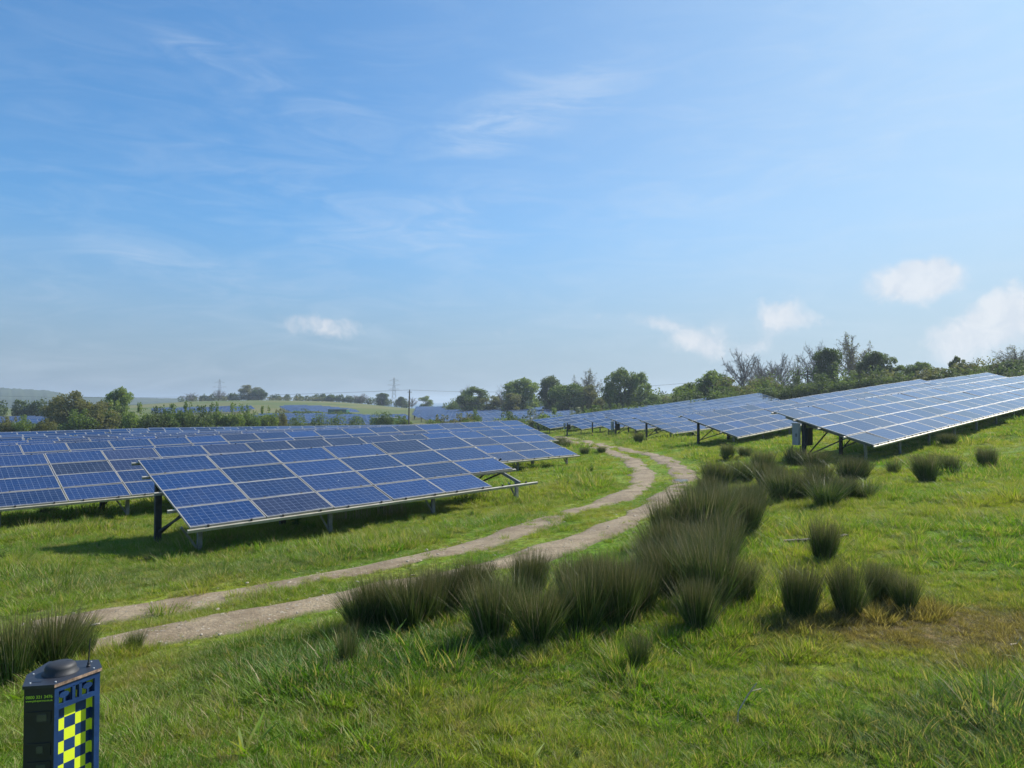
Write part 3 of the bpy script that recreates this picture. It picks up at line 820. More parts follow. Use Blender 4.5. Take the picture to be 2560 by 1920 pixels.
# px, base y, top y, width (photograph px), mesh, label
TU = [(45, 1700, 1525, 170, 0, 'left rush tuft behind the checkered column, cut by the photo edge'), (150, 1668, 1512, 170, 1, 'rush tuft rising right behind the dome of the checkered column'), (222, 1640, 1540, 90, 5, 'thin rush tuft beside the antenna of the checkered column'),
      (345, 1622, 1556, 55, 6, 'sparse little rush tuft at the near rut left of centre'),
      (955, 1565, 1425, 150, 2, 'leftmost rush tuft of the dark clump in front of the track'), (1030, 1575, 1412, 170, 3, 'second rush tuft from the left in the dark clump before the track'), (1110, 1530, 1405, 150, 4, 'rush tuft at the right end of the left dark clump'),
      (872, 1670, 1540, 95, 5, 'sparse upright rush tuft below the left dark clump'),
      (1235, 1600, 1430, 170, 0, 'tall dark rush tuft at the left of the middle clump'), (1345, 1605, 1450, 170, 1, 'brownish rush tuft bulging forward in the middle clump'), (1325, 1490, 1370, 130, 2, 'rush tuft peeping up behind the middle clump near the rut'),
      (1455, 1580, 1395, 185, 3, 'broad rush tuft in the centre of the middle clump'), (1545, 1570, 1385, 170, 4, 'rush tuft at the right end of the middle clump'), (1430, 1520, 1375, 130, 0, 'rush tuft behind the broad one of the middle clump'),
      (1595, 1665, 1555, 100, 5, 'small sparse rush tuft standing alone in the foreground'), (1742, 1580, 1425, 130, 6, 'vase shaped rush tuft standing just in front of the big clump'), (1738, 1578, 1440, 105, 2, 'compact dark rush tuft at the foot of the big clump'),
      (1670, 1500, 1340, 170, 1, 'left rush tuft of the big clump right of centre'), (1770, 1520, 1330, 200, 3, 'highest rush tuft of the big clump right of centre'), (1850, 1510, 1390, 110, 4, 'right edge rush tuft of the big clump'),
      (1670, 1365, 1235, 150, 0, 'left rush tuft of the clump overhanging the near rut'), (1750, 1360, 1205, 200, 2, 'broad grey green rush tuft overhanging the near rut'), (1830, 1325, 1200, 150, 3, 'rush tuft at the right of the clump beside the puddle'), (1700, 1420, 1290, 160, 4, 'brownish rush tuft between the two big clumps'), (1790, 1440, 1300, 160, 1, 'rush tuft filling the hollow behind the big clump'),
      (905, 1575, 1440, 120, 6, 'loose rush tuft on the left flank of the dark clump'), (1075, 1560, 1420, 120, 0, 'rush tuft closing the gap inside the left dark clump'), (1185, 1520, 1385, 130, 4, 'rush tuft between the left and the middle clump, beside the rut'),
      (1290, 1560, 1400, 140, 6, 'straw flecked rush tuft rising inside the middle clump'), (1500, 1525, 1370, 140, 2, 'rush tuft behind the right end of the middle clump'), (1600, 1540, 1385, 130, 1, 'rush tuft joining the middle clump to the big one'), (1625, 1460, 1330, 130, 6, 'loose rush tuft on the rut side of the big clump'),
      (1650, 1420, 1290, 130, 3, 'rush tuft on the rut edge below the overhanging clump'), (1720, 1470, 1320, 150, 6, 'tousled rush tuft in the heart of the big clump'), (1810, 1400, 1270, 140, 0, 'rush tuft leaning right between the big clumps'), (1860, 1345, 1230, 110, 4, 'rush tuft at the right shoulder of the overhanging clump'), (1800, 1310, 1200, 120, 6, 'feathery rush tuft behind the overhanging clump'),
      (1818, 1150, 1106, 55, 0, 'reddish rush tuft in front of the second right table'), (1862, 1146, 1114, 46, 1, 'small rush tuft beside the reddish one near the second right table'),
      (1790, 1222, 1150, 100, 2, 'rush tuft on the bank above the wet patch of the rut'), (1850, 1212, 1142, 100, 3, 'dark rush tuft right of the one above the puddle'), (1905, 1190, 1122, 80, 4, 'brown tipped rush tuft left of the cabinet post'),
      (1985, 1168, 1115, 75, 0, 'rush tuft hiding the foot of the cabinet post'), (2035, 1175, 1122, 85, 1, 'rush tuft under the left edge of the nearest right table'), (2125, 1208, 1136, 115, 2, 'very dark rush tuft before the corner of the nearest right table'),
      (1955, 1258, 1165, 115, 3, 'pale topped rush tuft in the upper rush bed'), (2010, 1250, 1172, 100, 4, 'rush tuft in the middle of the upper rush bed'), (2060, 1265, 1180, 120, 6, 'spiky open rush tuft at the lower end of the upper bed'), (1880, 1285, 1200, 110, 0, 'rush tuft joining the upper bed to the clump by the puddle'),
      (2160, 1245, 1195, 85, 6, 'low sparse rush tuft right of the upper bed'), (2232, 1187, 1140, 55, 5, 'light green rush tuft alone below the nearest right table'), (2315, 1208, 1128, 85, 1, 'large rush tuft with a bent pale stem on the right slope'), (2372, 1190, 1130, 70, 3, 'rush tuft touching the large one on the right slope'),
      (2466, 1176, 1114, 72, 2, 'rightmost dark rush tuft standing alone on the slope'), (2366, 1116, 1080, 55, 4, 'rush tuft in the shade of the nearest right table'),
      (1920, 1225, 1150, 100, 2, 'rush tuft left of the very dark one before the nearest right table'), (2050, 1220, 1150, 95, 3, 'rush tuft under the braces of the nearest right table'), 
      (2110, 1250, 1185, 95, 2, 'rush tuft below the very dark one'), (1770, 1260, 1180, 95, 0, 'rush tuft right beside the wet patch of the rut'),
      (2055, 1407, 1290, 110, 0, 'rush tuft growing over the weathered planks'), (1992, 1545, 1400, 130, 2, 'left rush tuft of the row beside the brown patch'), (2118, 1545, 1385, 110, 6, 'middle rush tuft of the row beside the brown patch'), (2105, 1540, 1395, 90, 3, 'dark core tuft behind the middle one by the brown patch'), (2188, 1512, 1395, 100, 4, 'third rush tuft from the left beside the brown patch'), (2255, 1530, 1425, 85, 1, 'last rush tuft on the right of the row by the brown patch'),
      (1400, 1118, 1092, 40, 2, 'rush tuft at the inner bend of the track, leftmost of three'), (1416, 1122, 1098, 36, 3, 'rush tuft touching the leftmost one at the inner bend'), (1462, 1138, 1116, 34, 0, 'middle rush tuft at the inner bend of the track'), (1503, 1133, 1115, 32, 4, 'right rush tuft at the inner bend of the track'),
      (1596, 1110, 1078, 34, 1, 'dark tuft by the post of the third right table'), (122, 1286, 1262, 70, 3, 'dark tuft in the shade under the long left table')]
TUFTS = []
for (px, by, ty, w, mi, lab) in TU:
    p = at(px, by); sc_ = p.y / F_PX
    h = (by - ty) * sc_ * 1.08; wd = w * sc_
    o = link('rush_tuft', RUSH[mi]); o.location = (p.x, p.y - .03 * wd, gz(p.x, p.y - .03 * wd) - .02); o.scale = (wd * 1.12, wd * 1.0, h); o.rotation_euler = (rng.normal(0, .04), rng.normal(0, .04), rng.random() * 6.28)
    tag(o, lab, 'rush tuft', 'rush tufts in the meadow'); TUFTS.append((p.x, p.y, wd))


# ---------------------------------------------------------------- grass sward (uncountable: one object of scattered tussocks)
def scatter(name, pts, rot, scl, vid, coll, **tags):
    me = bpy.data.meshes.new(name); n = len(pts); me.vertices.add(n); me.vertices.foreach_set('co', np.asarray(pts, np.float32).ravel())
    for an, ty, av in (('rot', 'FLOAT_VECTOR', rot), ('scl', 'FLOAT_VECTOR', scl)):
        a = me.attributes.new(an, ty, 'POINT'); a.data.foreach_set('vector', np.asarray(av, np.float32).ravel())
    a = me.attributes.new('vid', 'INT', 'POINT'); a.data.foreach_set('value', np.asarray(vid, np.int32))
    o = link(name, me); tag(o, kind='stuff', **tags)
    ng = bpy.data.node_groups.new(name + '_scatter', 'GeometryNodeTree')
    ng.interface.new_socket('Geometry', in_out='INPUT', socket_type='NodeSocketGeometry'); ng.interface.new_socket('Geometry', in_out='OUTPUT', socket_type='NodeSocketGeometry')
    N = ng.nodes; gi = N.new('NodeGroupInput'); go = N.new('NodeGroupOutput'); ip = N.new('GeometryNodeInstanceOnPoints'); ci = N.new('GeometryNodeCollectionInfo')
    ci.inputs['Collection'].default_value = coll; ci.inputs['Separate Children'].default_value = True; ci.inputs['Reset Children'].default_value = True
    def na(nm, ty):
        q = N.new('GeometryNodeInputNamedAttribute'); q.data_type = ty; q.inputs['Name'].default_value = nm
        return next(s for s in q.outputs if s.enabled and s.name == 'Attribute')
    er = N.new('FunctionNodeEulerToRotation'); ng.links.new(na('rot', 'FLOAT_VECTOR'), er.inputs[0])
    ng.links.new(gi.outputs[0], ip.inputs['Points']); ng.links.new(ci.outputs[0], ip.inputs['Instance']); ip.inputs['Pick Instance'].default_value = True
    ng.links.new(na('vid', 'INT'), ip.inputs['Instance Index']); ng.links.new(er.outputs[0], ip.inputs['Rotation']); ng.links.new(na('scl', 'FLOAT_VECTOR'), ip.inputs['Scale'])
    ng.links.new(ip.outputs[0], go.inputs[0])
    md = o.modifiers.new('scatter', 'NODES'); md.node_group = ng
    return o


def source_collection(name, meshes):
    c = bpy.data.collections.new(name)
    for i, me in enumerate(meshes): c.objects.link(bpy.data.objects.new('%s_%02d' % (name, i), me))
    return c


gm = []
for s in range(5):       # ordinary sward, blown a little to one side
    V, Fq, Hh, Rn = blades(210, .2, .022, .085, .8, .006, 3, .6, 300 + s, (.05, -.02)); gm.append(np_mesh('sward', V, Fq, M['grass'], {'h': Hh, 'rnd': Rn}))
for s in range(3):       # taller tussocks
    V, Fq, Hh, Rn = blades(110, .12, .05, .19, .55, .0065, 3, .5, 320 + s, (.05, -.02)); gm.append(np_mesh('tussock', V, Fq, M['grass'], {'h': Hh, 'rnd': Rn}))
V, Fq, Hh, Rn = blades(16, .07, .03, .13, .9, .02, 4, .8, 340); gm.append(np_mesh('broad_leaf_weed', V, Fq, M['grass'], {'h': Hh, 'rnd': Rn * .5}))
for s in range(2):       # coarse sward for the middle distance
    V, Fq, Hh, Rn = blades(190, .5, .05, .17, .6, .02, 2, .6, 350 + s, (.1, -.05)); gm.append(np_mesh('sward_far', V, Fq, M['grass'], {'h': Hh, 'rnd': Rn}))
gcoll = source_collection('sward_source', gm)


def sow(r0, r1, n, kinds, probs, s_lo, s_hi, amax=.68):
    r = np.sqrt(rng.random(n) * (r1 * r1 - r0 * r0) + r0 * r0); th = (rng.random(n) * 2 - 1) * amax
    x, y = r * np.sin(th), r * np.cos(th); d = track_dist(x, y)
    edge = .42 + .12 * np.sin(x * 3.1) * np.sin(y * 2.7) + rng.normal(0, .13, n)
    keep = (d > edge - .16 * (np.sin(x * 1.3 + 2 * np.sin(y * .9)) > .35))
    x, y, d = x[keep], y[keep], d[keep]; k = len(x)
    vid = rng.choice(kinds, k, p=probs)
    sc = rng.uniform(s_lo, s_hi, k); patch = .75 + .45 * (np.sin(x * .9 + 1.3 * np.sin(y * .5)) * np.sin(y * .8 + 1.1 * np.sin(x * .6)))
    sc *= np.clip(patch, .62, 1.25) * np.exp(rng.normal(0, .22, k))
    sc *= np.where(d < 1.1, .55, 1.0)
    # the trodden brown patch and its surroundings carry short growth
    b = np.exp(-(((x - 4.5) / 2.2) ** 2 + ((y - 7.3) / 1.2) ** 2)); sc *= 1 - .45 * b
    return np.c_[x, y, ground_z(x, y) - .01], np.c_[rng.normal(0, .16, k), rng.normal(0, .16, k), rng.random(k) * 6.28], np.c_[sc, sc, sc * rng.uniform(.7, 1.2, k)], vid


parts = [sow(4.0, 11, 10500, [0, 1, 2, 3, 4, 5, 6, 7, 8], [.184] * 5 + [.02, .02, .02, .02], .7, 1.25), sow(11, 26, 19000, [0, 1, 2, 3, 4, 5, 6, 7, 8], [.176] * 5 + [.035, .035, .035, .015], .9, 1.6),
         sow(22, 55, 9000, [9, 10, 5, 6, 7], [.38, .38, .08, .08, .08], .6, 1.2), sow(50, 120, 9000, [9, 10], [.5, .5], .9, 1.8)]
# lush rings of longer grass round the rush tufts
xs, ys = [], []
for (x, y, w) in TUFTS:
    n = int(14 + 16 * w); a = rng.random(n) * 6.28; r = w * rng.uniform(.35, .95, n); xs.append(x + r * np.cos(a)); ys.append(y + r * np.sin(a))
x = np.concatenate(xs); y = np.concatenate(ys); kp = track_dist(x, y) > .5; x, y = x[kp], y[kp]; k = len(x); s = rng.uniform(.7, 1.3, k)
parts.append((np.c_[x, y, ground_z(x, y) - .01], np.c_[np.zeros(k), np.zeros(k), rng.random(k) * 6.28], np.c_[s, s, s], rng.choice([0, 1, 5, 6, 7], k)))
scatter('meadow_grass', *[np.concatenate([p[i] for p in parts]) for i in range(4)], gcoll, label='green and straw coloured meadow grass covering the slopes', cat='grass')

# loose stones on the ruts
def stone_mesh(seed):
    g = np.random.default_rng(seed); mb = MB(); p = [(g.normal(0, 1), g.normal(0, 1), g.normal(0, .6)) for _ in range(14)]
    import bmesh
    bm = bmesh.new()
    for q in p:
        v = Vector(q).normalized(); bm.verts.new((v.x, v.y, v.z * .55))
    bmesh.ops.convex_hull(bm, input=bm.verts); me = bpy.data.meshes.new('stone'); bm.to_mesh(me); bm.free(); me.materials.append(M['stone']); return me


scoll = source_collection('stone_source', [stone_mesh(i) for i in range(4)])
pp = np.concatenate([p[:230] for p in PATHS]); idx = rng.integers(0, len(pp), 5200); q = pp[idx] + rng.normal(0, .27, (5200, 2))
q = q[(q[:, 1] < 45)]; n = len(q); s = rng.gamma(1.8, .0065, n) + .006
scatter('gravel', np.c_[q, ground_z(q[:, 0], q[:, 1]) + .03], np.c_[rng.normal(0, .2, n), rng.normal(0, .2, n), rng.random(n) * 6.28], np.c_[s, s * .8, s * .7], rng.integers(0, 4, n), scoll,
        label='pale loose stones strewn along both ruts of the track', cat='gravel')


# ---------------------------------------------------------------- trees, bushes, hedges
def leaf_cloud(blobs, n, size, seed, shell=.55):
    """n leaf-sized quads spread through ellipsoid blobs, denser to the outside; blobs = (x, y, z, rx, ry, rz)"""
    g = np.random.default_rng(seed); B = np.array(blobs, float); vol = B[:, 3] * B[:, 4] + B[:, 3] * B[:, 5]
    k = g.choice(len(B), n, p=vol / vol.sum()); d = g.normal(size=(n, 3)); d /= np.linalg.norm(d, axis=1)[:, None]
    rad = shell + (1 - shell) * g.random(n) ** .6; rad *= 1 + .10 * g.normal(size=n)
    c = B[k, :3] + d * B[k, 3:] * rad[:, None]
    u = g.normal(size=(n, 3)) + d * .0; u /= np.linalg.norm(u, axis=1)[:, None]
    v = np.cross(u, g.normal(size=(n, 3))); v /= np.linalg.norm(v, axis=1)[:, None] + 1e-9
    s = size * g.uniform(.5, 1.35, n)[:, None]
    V = np.stack([c - u * s * .5, c + v * s * .32, c + u * s * .5, c - v * s * .32], 1).reshape(-1, 3)
    return V, np.arange(n * 4).reshape(n, 4)


def limb(mb, a, b, r0, r1, g, seg=5):
    a, b = Vector(a), Vector(b); mid = (a + b) / 2 + Vector(g.normal(0, .06, 3)) * (b - a).length
    mb.tube([a, mid, b], [r0, (r0 + r1) / 2, r1], seg, cap=False)


def leafy_tree(seed, mat, wide=.75, nleaf=4600, bare=.0, low=.12):
    """unit tree: height 1, crown width about `wide`"""
    g = np.random.default_rng(seed); blobs = []; tb = MB()
    tops = []
    limb(tb, (0, 0, -.03), (.01, 0, .34), .035, .022, g, 7)
    for i in range(30):
        a = g.random() * 6.28; z = low + .04 + (.80 - low) * g.random(); rr = wide * .5 * math.sqrt(max(.05, 1 - ((z - .48) / .56) ** 2)) * g.uniform(.3, .80)
        r = g.uniform(.10, .17); blobs.append((rr * math.cos(a), rr * math.sin(a), z, r * wide * 1.15, r * wide * 1.15, r * .9))
        limb(tb, (.01, 0, .15 + .25 * g.random()), (rr * math.cos(a), rr * math.sin(a), z), .014, .004, g, 4)
    for i in range(3): blobs.append((g.normal(0, .07) * wide, g.normal(0, .07) * wide, .86 + .03 * i, .13 * wide, .13 * wide, .09))
    V, Fq = leaf_cloud(blobs, nleaf, .040, seed + 5, .35)
    return np_mesh('crown', V, Fq, mat), tb.mesh('trunk', M['bark'])


def bare_tree(seed, wide=.8, leaf=None):
    """leafless tree: trunk, limbs reaching an egg shaped outline, branches on the limbs and fine twigs on the branches"""
    g = np.random.default_rng(seed); tb = MB(); tw = MB(); tips = []
    def unit(v): return v / (np.linalg.norm(v) + 1e-9)
    trunk = np.array([[0, 0, -.03], [g.normal(0, .01), g.normal(0, .01), .22], [g.normal(0, .02), g.normal(0, .02), .5], [g.normal(0, .03), g.normal(0, .03), .78]])
    tb.tube(trunk, [.026, .02, .013, .005], 6, cap=False)
    for i in range(34):
        a_ = i * 2.4 + g.normal(0, .3); up = g.uniform(-.35, 1.0)
        rim = np.array([math.cos(a_) * wide * .5 * math.sqrt(1 - up * up * .96), math.sin(a_) * wide * .5 * math.sqrt(1 - up * up * .96), .60 + .39 * up]) * g.uniform(.86, 1.03)
        h0 = min(.72, max(.14, rim[2] - .30 - .12 * g.random())); base = np.array([np.interp(h0, trunk[:, 2], trunk[:, k]) for k in range(2)] + [h0])
        mid = base * .5 + rim * .5 + np.array([0, 0, -.035]) + g.normal(0, .015, 3); L = [base, base * .75 + mid * .25 + g.normal(0, .006, 3), mid, mid * .5 + rim * .5 + g.normal(0, .012, 3), rim]
        tb.tube(L, [.0095, .008, .006, .004, .0018], 4, cap=False); L = np.array(L)
        for t in np.linspace(.8, 4, 13):
            k = min(3, int(t)); p = L[k] + (L[k + 1] - L[k]) * (t - k); d = unit(unit(L[k + 1] - L[k]) * .8 + g.normal(0, .75, 3) + np.array([0, 0, .35])); ln = g.uniform(.07, .15)
            q = p + d * ln * .5 + g.normal(0, .006, 3); e = q + unit(d + np.array([0, 0, .3])) * ln * .5; tw.tube([p, q, e], [.0032, .0024, .0015], 3, cap=False); tips += [e, q]
            for _ in range(14):
                o = p + (e - p) * g.uniform(.15, 1); dd = unit(d * .6 + g.normal(0, .6, 3) + np.array([0, 0, .3])); sd_ = unit(np.cross(dd, g.normal(size=3))) * .0017; ln2 = g.uniform(.03, .075)
                tw.poly([o - sd_, o + sd_, o + dd * ln2])
    t1 = tb.mesh('trunk', M['twig']); tm = tw.mesh('crown', M['twig']); ex = None
    if leaf:
        tp = np.array(tips); n = 2200; c = tp[g.integers(0, len(tp), n)] + g.normal(0, .02, (n, 3)); V, Fq = leaf_cloud(np.c_[c, np.full((n, 3), .012)], n, .026, seed); ex = np_mesh('leaves', V, Fq, leaf)
    return tm, t1, ex


TREES = {}
for i, (k, mt, wd, lo) in enumerate((('dark_a', 'leaf_dark', .8, .1), ('dark_b', 'leaf_dark', .7, .02), ('mid_a', 'leaf_mid', .85, .1), ('mid_b', 'leaf_mid', .8, .0), ('light_a', 'leaf_light', .8, .05), ('light_b', 'leaf_light', .85, -.02),
                                     ('olive_a', 'leaf_olive', .85, .06), ('olive_b', 'leaf_olive', .8, .0), ('cone', 'leaf_dark', .5, .0))):
    TREES[k] = leafy_tree(500 + 11 * i, M[mt], wd, 9000, low=lo) + (None, wd)
for i, (k, lf) in enumerate((('bare_a', None), ('bare_b', None), ('bare_bud', 'leaf_olive'))):
    TREES[k] = bare_tree(700 + 13 * i, .85, M[lf] if lf else None) + (.85,)


def bush_mesh(seed, mat, n=5200, size=.058):
    g = np.random.default_rng(seed); bl = []
    for i in range(22):
        a = g.random() * 6.28; r = .42 * math.sqrt(g.random()); z = .12 + .66 * g.random() * (1 - r * .9); s = g.uniform(.14, .24)
        bl.append((r * math.cos(a), r * math.sin(a), z, s, s, s))
    for i in range(5):
        a = g.random() * 6.28; bl.append((.3 * g.random() * math.cos(a), .3 * g.random() * math.sin(a), .86, .06, .06, .16))
    V, Fq = leaf_cloud(bl, n, size, seed, .5); return np_mesh('bush', V, Fq, mat)


BUSH = {k: [bush_mesh(900 + i * 7 + j, M[m]) for j in range(2)] for i, (k, m) in enumerate((('dark', 'leaf_dark'), ('mid', 'leaf_mid'), ('light', 'leaf_light'), ('olive', 'leaf_olive'), ('blossom', 'leaf_blossom')))}


def place(px, py_top, w_px, Y, kind, label, group, base=None):
    """tree or bush standing at depth Y; its top is seen at py_top"""
    px *= k_; py_top *= k_; w_px *= k_
    x = (px - CX) / F_PX * Y; g0 = gz(x, Y); top = (HOR - py_top) / F_PX * Y; h = max(top - g0, 1.2); wd = w_px / F_PX * Y
    rz = rng.random() * 6.28
    if kind in BUSH:
        o = link('bush', BUSH[kind][int(rng.integers(2))]); o.location = (x, Y, g0 - .1); o.scale = (wd, wd, h / .97); o.rotation_euler = (0, 0, rz); tag(o, label, 'bush', group); return o
    cr, tr, ex, uw = TREES[kind]
    root = empty('bare_tree' if kind.startswith('bare') else 'leafy_tree', (x, Y, g0 - .1), rz); root.scale = (wd / uw, wd / uw, h / .97); tag(root, label, 'tree', group)
    link('trunk', tr, root); link('crown', cr, root)
    if ex: link('foliage', ex, root)
    return root


TG = 'trees round the solar farm'
trees = [
    (155, 846, 95, 150, 'olive_a', 'olive brown tree at left, broadest of the near left pair'), (258, 838, 64, 165, 'light_a', 'bright green round tree standing right of the olive brown one'),
    (120, 868, 60, 158, 'olive_b', 'low olive tree leaning against the broad olive one'), (225, 868, 80, 150, 'olive_b', 'pale brownish young tree below the bright round one'),
    (540, 832, 52, 500, 'olive_a', 'rounded tree standing highest on the distant hill'), (560, 841, 36, 495, 'dark_a', 'darker tree tucked against the highest one on the distant hill'), (412, 849, 34, 500, 'bare_a', 'bare tree at the left end of the hilltop hedge'), (474, 842, 30, 500, 'bare_b', 'thin bare tree under the left pylon'),
    (780, 850, 36, 480, 'bare_b', 'pale bare tree near the right end of the hilltop'), (826, 849, 30, 470, 'dark_b', 'compact dark tree near the right end of the hilltop hedge'), (867, 857, 26, 460, 'dark_a', 'small dark tree last on the hilltop before the pole'), (890, 858, 24, 455, 'bare_a', 'small bare tree beside the wooden pole'),
    (715, 853, 40, 490, 'mid_b', 'green tree in the middle of the hilltop hedge'),
    (921, 855, 36, 430, 'light_b', 'pale round tree before the sea, right of the pole'),
    (985, 868, 44, 300, 'olive_b', 'low tree at the left foot of the central wood'), (1025, 836, 84, 260, 'mid_b', 'broad domed tree at the left of the central wood'), (1005, 838, 40, 265, 'bare_a', 'bare tree poking out behind the domed tree'), (1062, 855, 60, 250, 'olive_a', 'brownish tree between two domed trees of the central wood'),
    (1095, 828, 44, 240, 'bare_b', 'bare tree left of the tall round one in the central wood'), (1127, 818, 92, 230, 'light_a', 'tall round yellow green tree in the central wood'), (1105, 850, 60, 222, 'olive_b', 'brown shrubby tree in front of the tall round one'),
    (1190, 813, 62, 215, 'dark_b', 'narrow dark tree rising in the middle of the central wood'), (1228, 829, 96, 200, 'mid_a', 'broad dark green tree sloping to the left in the central wood'), (1266, 806, 72, 215, 'bare_bud', 'reddish budding tree behind the broad dark one'), (1278, 832, 56, 198, 'olive_a', 'olive tree right of the broad dark one'),
    (1318, 826, 44, 190, 'dark_a', 'small dark tree left of the tallest oak'), (1347, 797, 84, 185, 'mid_a', 'tallest oak like tree of the central wood'), (1385, 804, 54, 182, 'light_b', 'green tree touching the tallest oak on its right'), (1412, 850, 52, 175, 'mid_b', 'low pale tree right of the tallest oak'), (1440, 856, 50, 165, 'olive_b', 'low grey green tree at the dip of the skyline'),
    (1490, 826, 84, 135, 'light_b', 'yellow green spreading tree where the right wood begins'), (1535, 802, 96, 132, 'light_a', 'tall yellow green tree at the left of the bare pair'), (1575, 815, 70, 128, 'olive_b', 'brownish tree under the left bare one'),
    (1605, 764, 100, 135, 'bare_a', 'wide bare tree with dense twigs on the right skyline'), (1645, 772, 80, 140, 'bare_b', 'bare tree overlapping the wide bare one'), (1688, 766, 64, 133, 'bare_b', 'slim bare tree right of the wide bare one'), (1655, 815, 90, 126, 'olive_a', 'olive undergrowth tree below the bare ones'),
    (1722, 782, 26, 122, 'bare_bud', 'spindly sparse tree beside the twin pole'), (1765, 748, 92, 125, 'bare_a', 'tall bare tree carrying an ivy column'), (1788, 752, 62, 121, 'dark_b', 'ivy clad dark tree on the right skyline'), (1842, 731, 96, 125, 'bare_bud', 'tallest budding tree on the right skyline'),
    (1895, 760, 84, 118, 'dark_a', 'round leafy tree right of the tallest budding one'), (1945, 789, 66, 115, 'mid_b', 'low leafy tree right of the round one'), (1988, 781, 56, 112, 'mid_a', 'leafy tree with pale gaps farther right on the skyline'), (2028, 794, 60, 112, 'olive_b', 'thin olive tree between two leafy ones at right'),
    (2070, 770, 38, 110, 'cone', 'small dark conical tree on the right skyline'), (2110, 786, 70, 108, 'olive_a', 'low olive tree right of the conical one'), (2152, 784, 70, 106, 'mid_b', 'bushy tree near the right edge of the photo'), (2195, 752, 96, 104, 'bare_bud', 'half leafed tree at the right edge of the photo'), (2200, 776, 90, 102, 'mid_b', 'leafy shrub tree under the half leafed one at the right edge')]
for (px, py, w, Y, k, lb) in trees: place(px, py, w, Y, k, lb, TG)

BG = 'bushes of the hedgerows'
bushes = [
    (18, 899, 60, 122, 'olive', 'first olive bush of the low row at the left edge'), (60, 896, 60, 122, 'mid', 'second bush of the low row at the left edge'), (98, 903, 44, 122, 'olive', 'third bush of the low row at the left edge'),
    (170, 884, 80, 132, 'mid', 'bush in front of the broad olive tree'), (215, 874, 80, 135, 'olive', 'brownish bush left of the green bush belt'), (255, 866, 70, 138, 'light', 'light green bush under the bright round tree'), (300, 872, 60, 133, 'light', 'light bush at the start of the green belt'),
    (338, 878, 60, 130, 'dark', 'dark bush third along the green belt'), (372, 874, 56, 132, 'mid', 'rounded bush in the middle of the green belt'), (408, 868, 56, 134, 'mid', 'highest bush of the green belt'), (440, 876, 56, 130, 'dark', 'dark low bush right of the highest one'), (470, 870, 50, 136, 'mid', 'pointed bush of the green belt'),
    (503, 872, 50, 137, 'light', 'light pointed bush of the green belt'), (535, 875, 50, 139, 'mid', 'bush near the right end of the green belt'), (575, 878, 50, 145, 'light', 'pale last bush of the green belt'), (605, 884, 36, 150, 'olive', 'brown twiggy bush after the green belt'),
    (1022, 884, 44, 148, 'mid', 'upright bush standing before the valley panels'), (1000, 893, 70, 142, 'olive', 'brownish bush left of the upright one'), (955, 896, 56, 138, 'olive', 'low bush right of the wooden pole'),
    (868, 898, 44, 150, 'mid', 'small round bush left of the wooden pole'), (745, 885, 20, 300, 'dark', 'small dark bush on the far field margin'), (655, 882, 26, 300, 'mid', 'bush at the left margin of the hillside panels'),
    (1100, 888, 80, 136, 'dark', 'dark bush in the long hedge below the central wood'), (1150, 884, 76, 134, 'blossom', 'hawthorn bush with white blossom in the long hedge'), (1195, 882, 70, 132, 'light', 'light bush beside the blossoming hawthorn'), (1240, 880, 76, 132, 'blossom', 'second blossoming hawthorn of the long hedge'),
    (1285, 876, 76, 130, 'mid', 'green bush after the second hawthorn'), (1330, 872, 76, 128, 'mid', 'bush below the tallest oak'), (1375, 868, 70, 126, 'dark', 'dark bush right below the tallest oak'), (1420, 864, 76, 124, 'mid', 'bush below the dip of the skyline'), (1465, 852, 76, 122, 'dark', 'dark bush at the foot of the spreading tree'),
    (1510, 846, 80, 120, 'dark', 'dark bush under the yellow green tree'), (1560, 836, 84, 118, 'mid', 'bush under the wide bare tree'), (1612, 832, 84, 116, 'olive', 'olive bush under the bare pair'), (1668, 822, 84, 114, 'mid', 'bush under the slim bare tree'), (1722, 812, 84, 112, 'dark', 'dark bush at the foot of the twin pole'),
    (1778, 806, 84, 110, 'dark', 'dark bush at the foot of the ivy clad tree'), (1835, 800, 84, 108, 'mid', 'bush under the tallest budding tree'), (1890, 800, 84, 106, 'dark', 'bush under the round leafy tree'), (1945, 802, 80, 104, 'mid', 'bush behind the right panels, left of the skyline gap'), (2000, 800, 80, 102, 'olive', 'olive bush behind the right panels'),
    (2055, 796, 84, 100, 'dark', 'dark bush under the conical tree'), (2110, 796, 84, 98, 'mid', 'green bush behind the top of the right panels'), (2165, 790, 84, 96, 'dark', 'dark bush near the right photo edge'), (2215, 782, 84, 94, 'mid', 'bush cut by the right photo edge')]
for (px, py, w, Y, k, lb) in bushes: place(px, py, w, Y, k, lb, BG)


def hedge(pts, h, label, mat, wd=2.2, dens=26, size=.5, seed=1):
    """hedge along ground points (photo px, depth): one mesh of leaves"""
    g = np.random.default_rng(seed); P = np.array([((p[0] * k_ - CX) / F_PX * p[1], p[1]) for p in pts]); d = np.r_[0, np.cumsum(np.linalg.norm(np.diff(P, axis=0), axis=1))]
    nb = int(d[-1] / (wd * .45)) + 2; s = np.sort(g.random(nb)) * d[-1]; x = np.interp(s, d, P[:, 0]); y = np.interp(s, d, P[:, 1]); z = ground_z(x, y)
    hh = h * g.uniform(.65, 1.2, nb); bl = np.c_[x, y, z + hh * .5, wd * .5 * g.uniform(.8, 1.3, nb), wd * .5 * g.uniform(.8, 1.3, nb), hh * .52]
    V, Fq = leaf_cloud(bl, min(60000, int(nb * dens)), size, seed, .6); o0 = np.array([x[0], y[0], z[0]])
    o = link('hedge', np_mesh('hedge', V - o0, Fq, M[mat])); o.location = o0; tag(o, label, 'hedge', 'field hedges'); return o


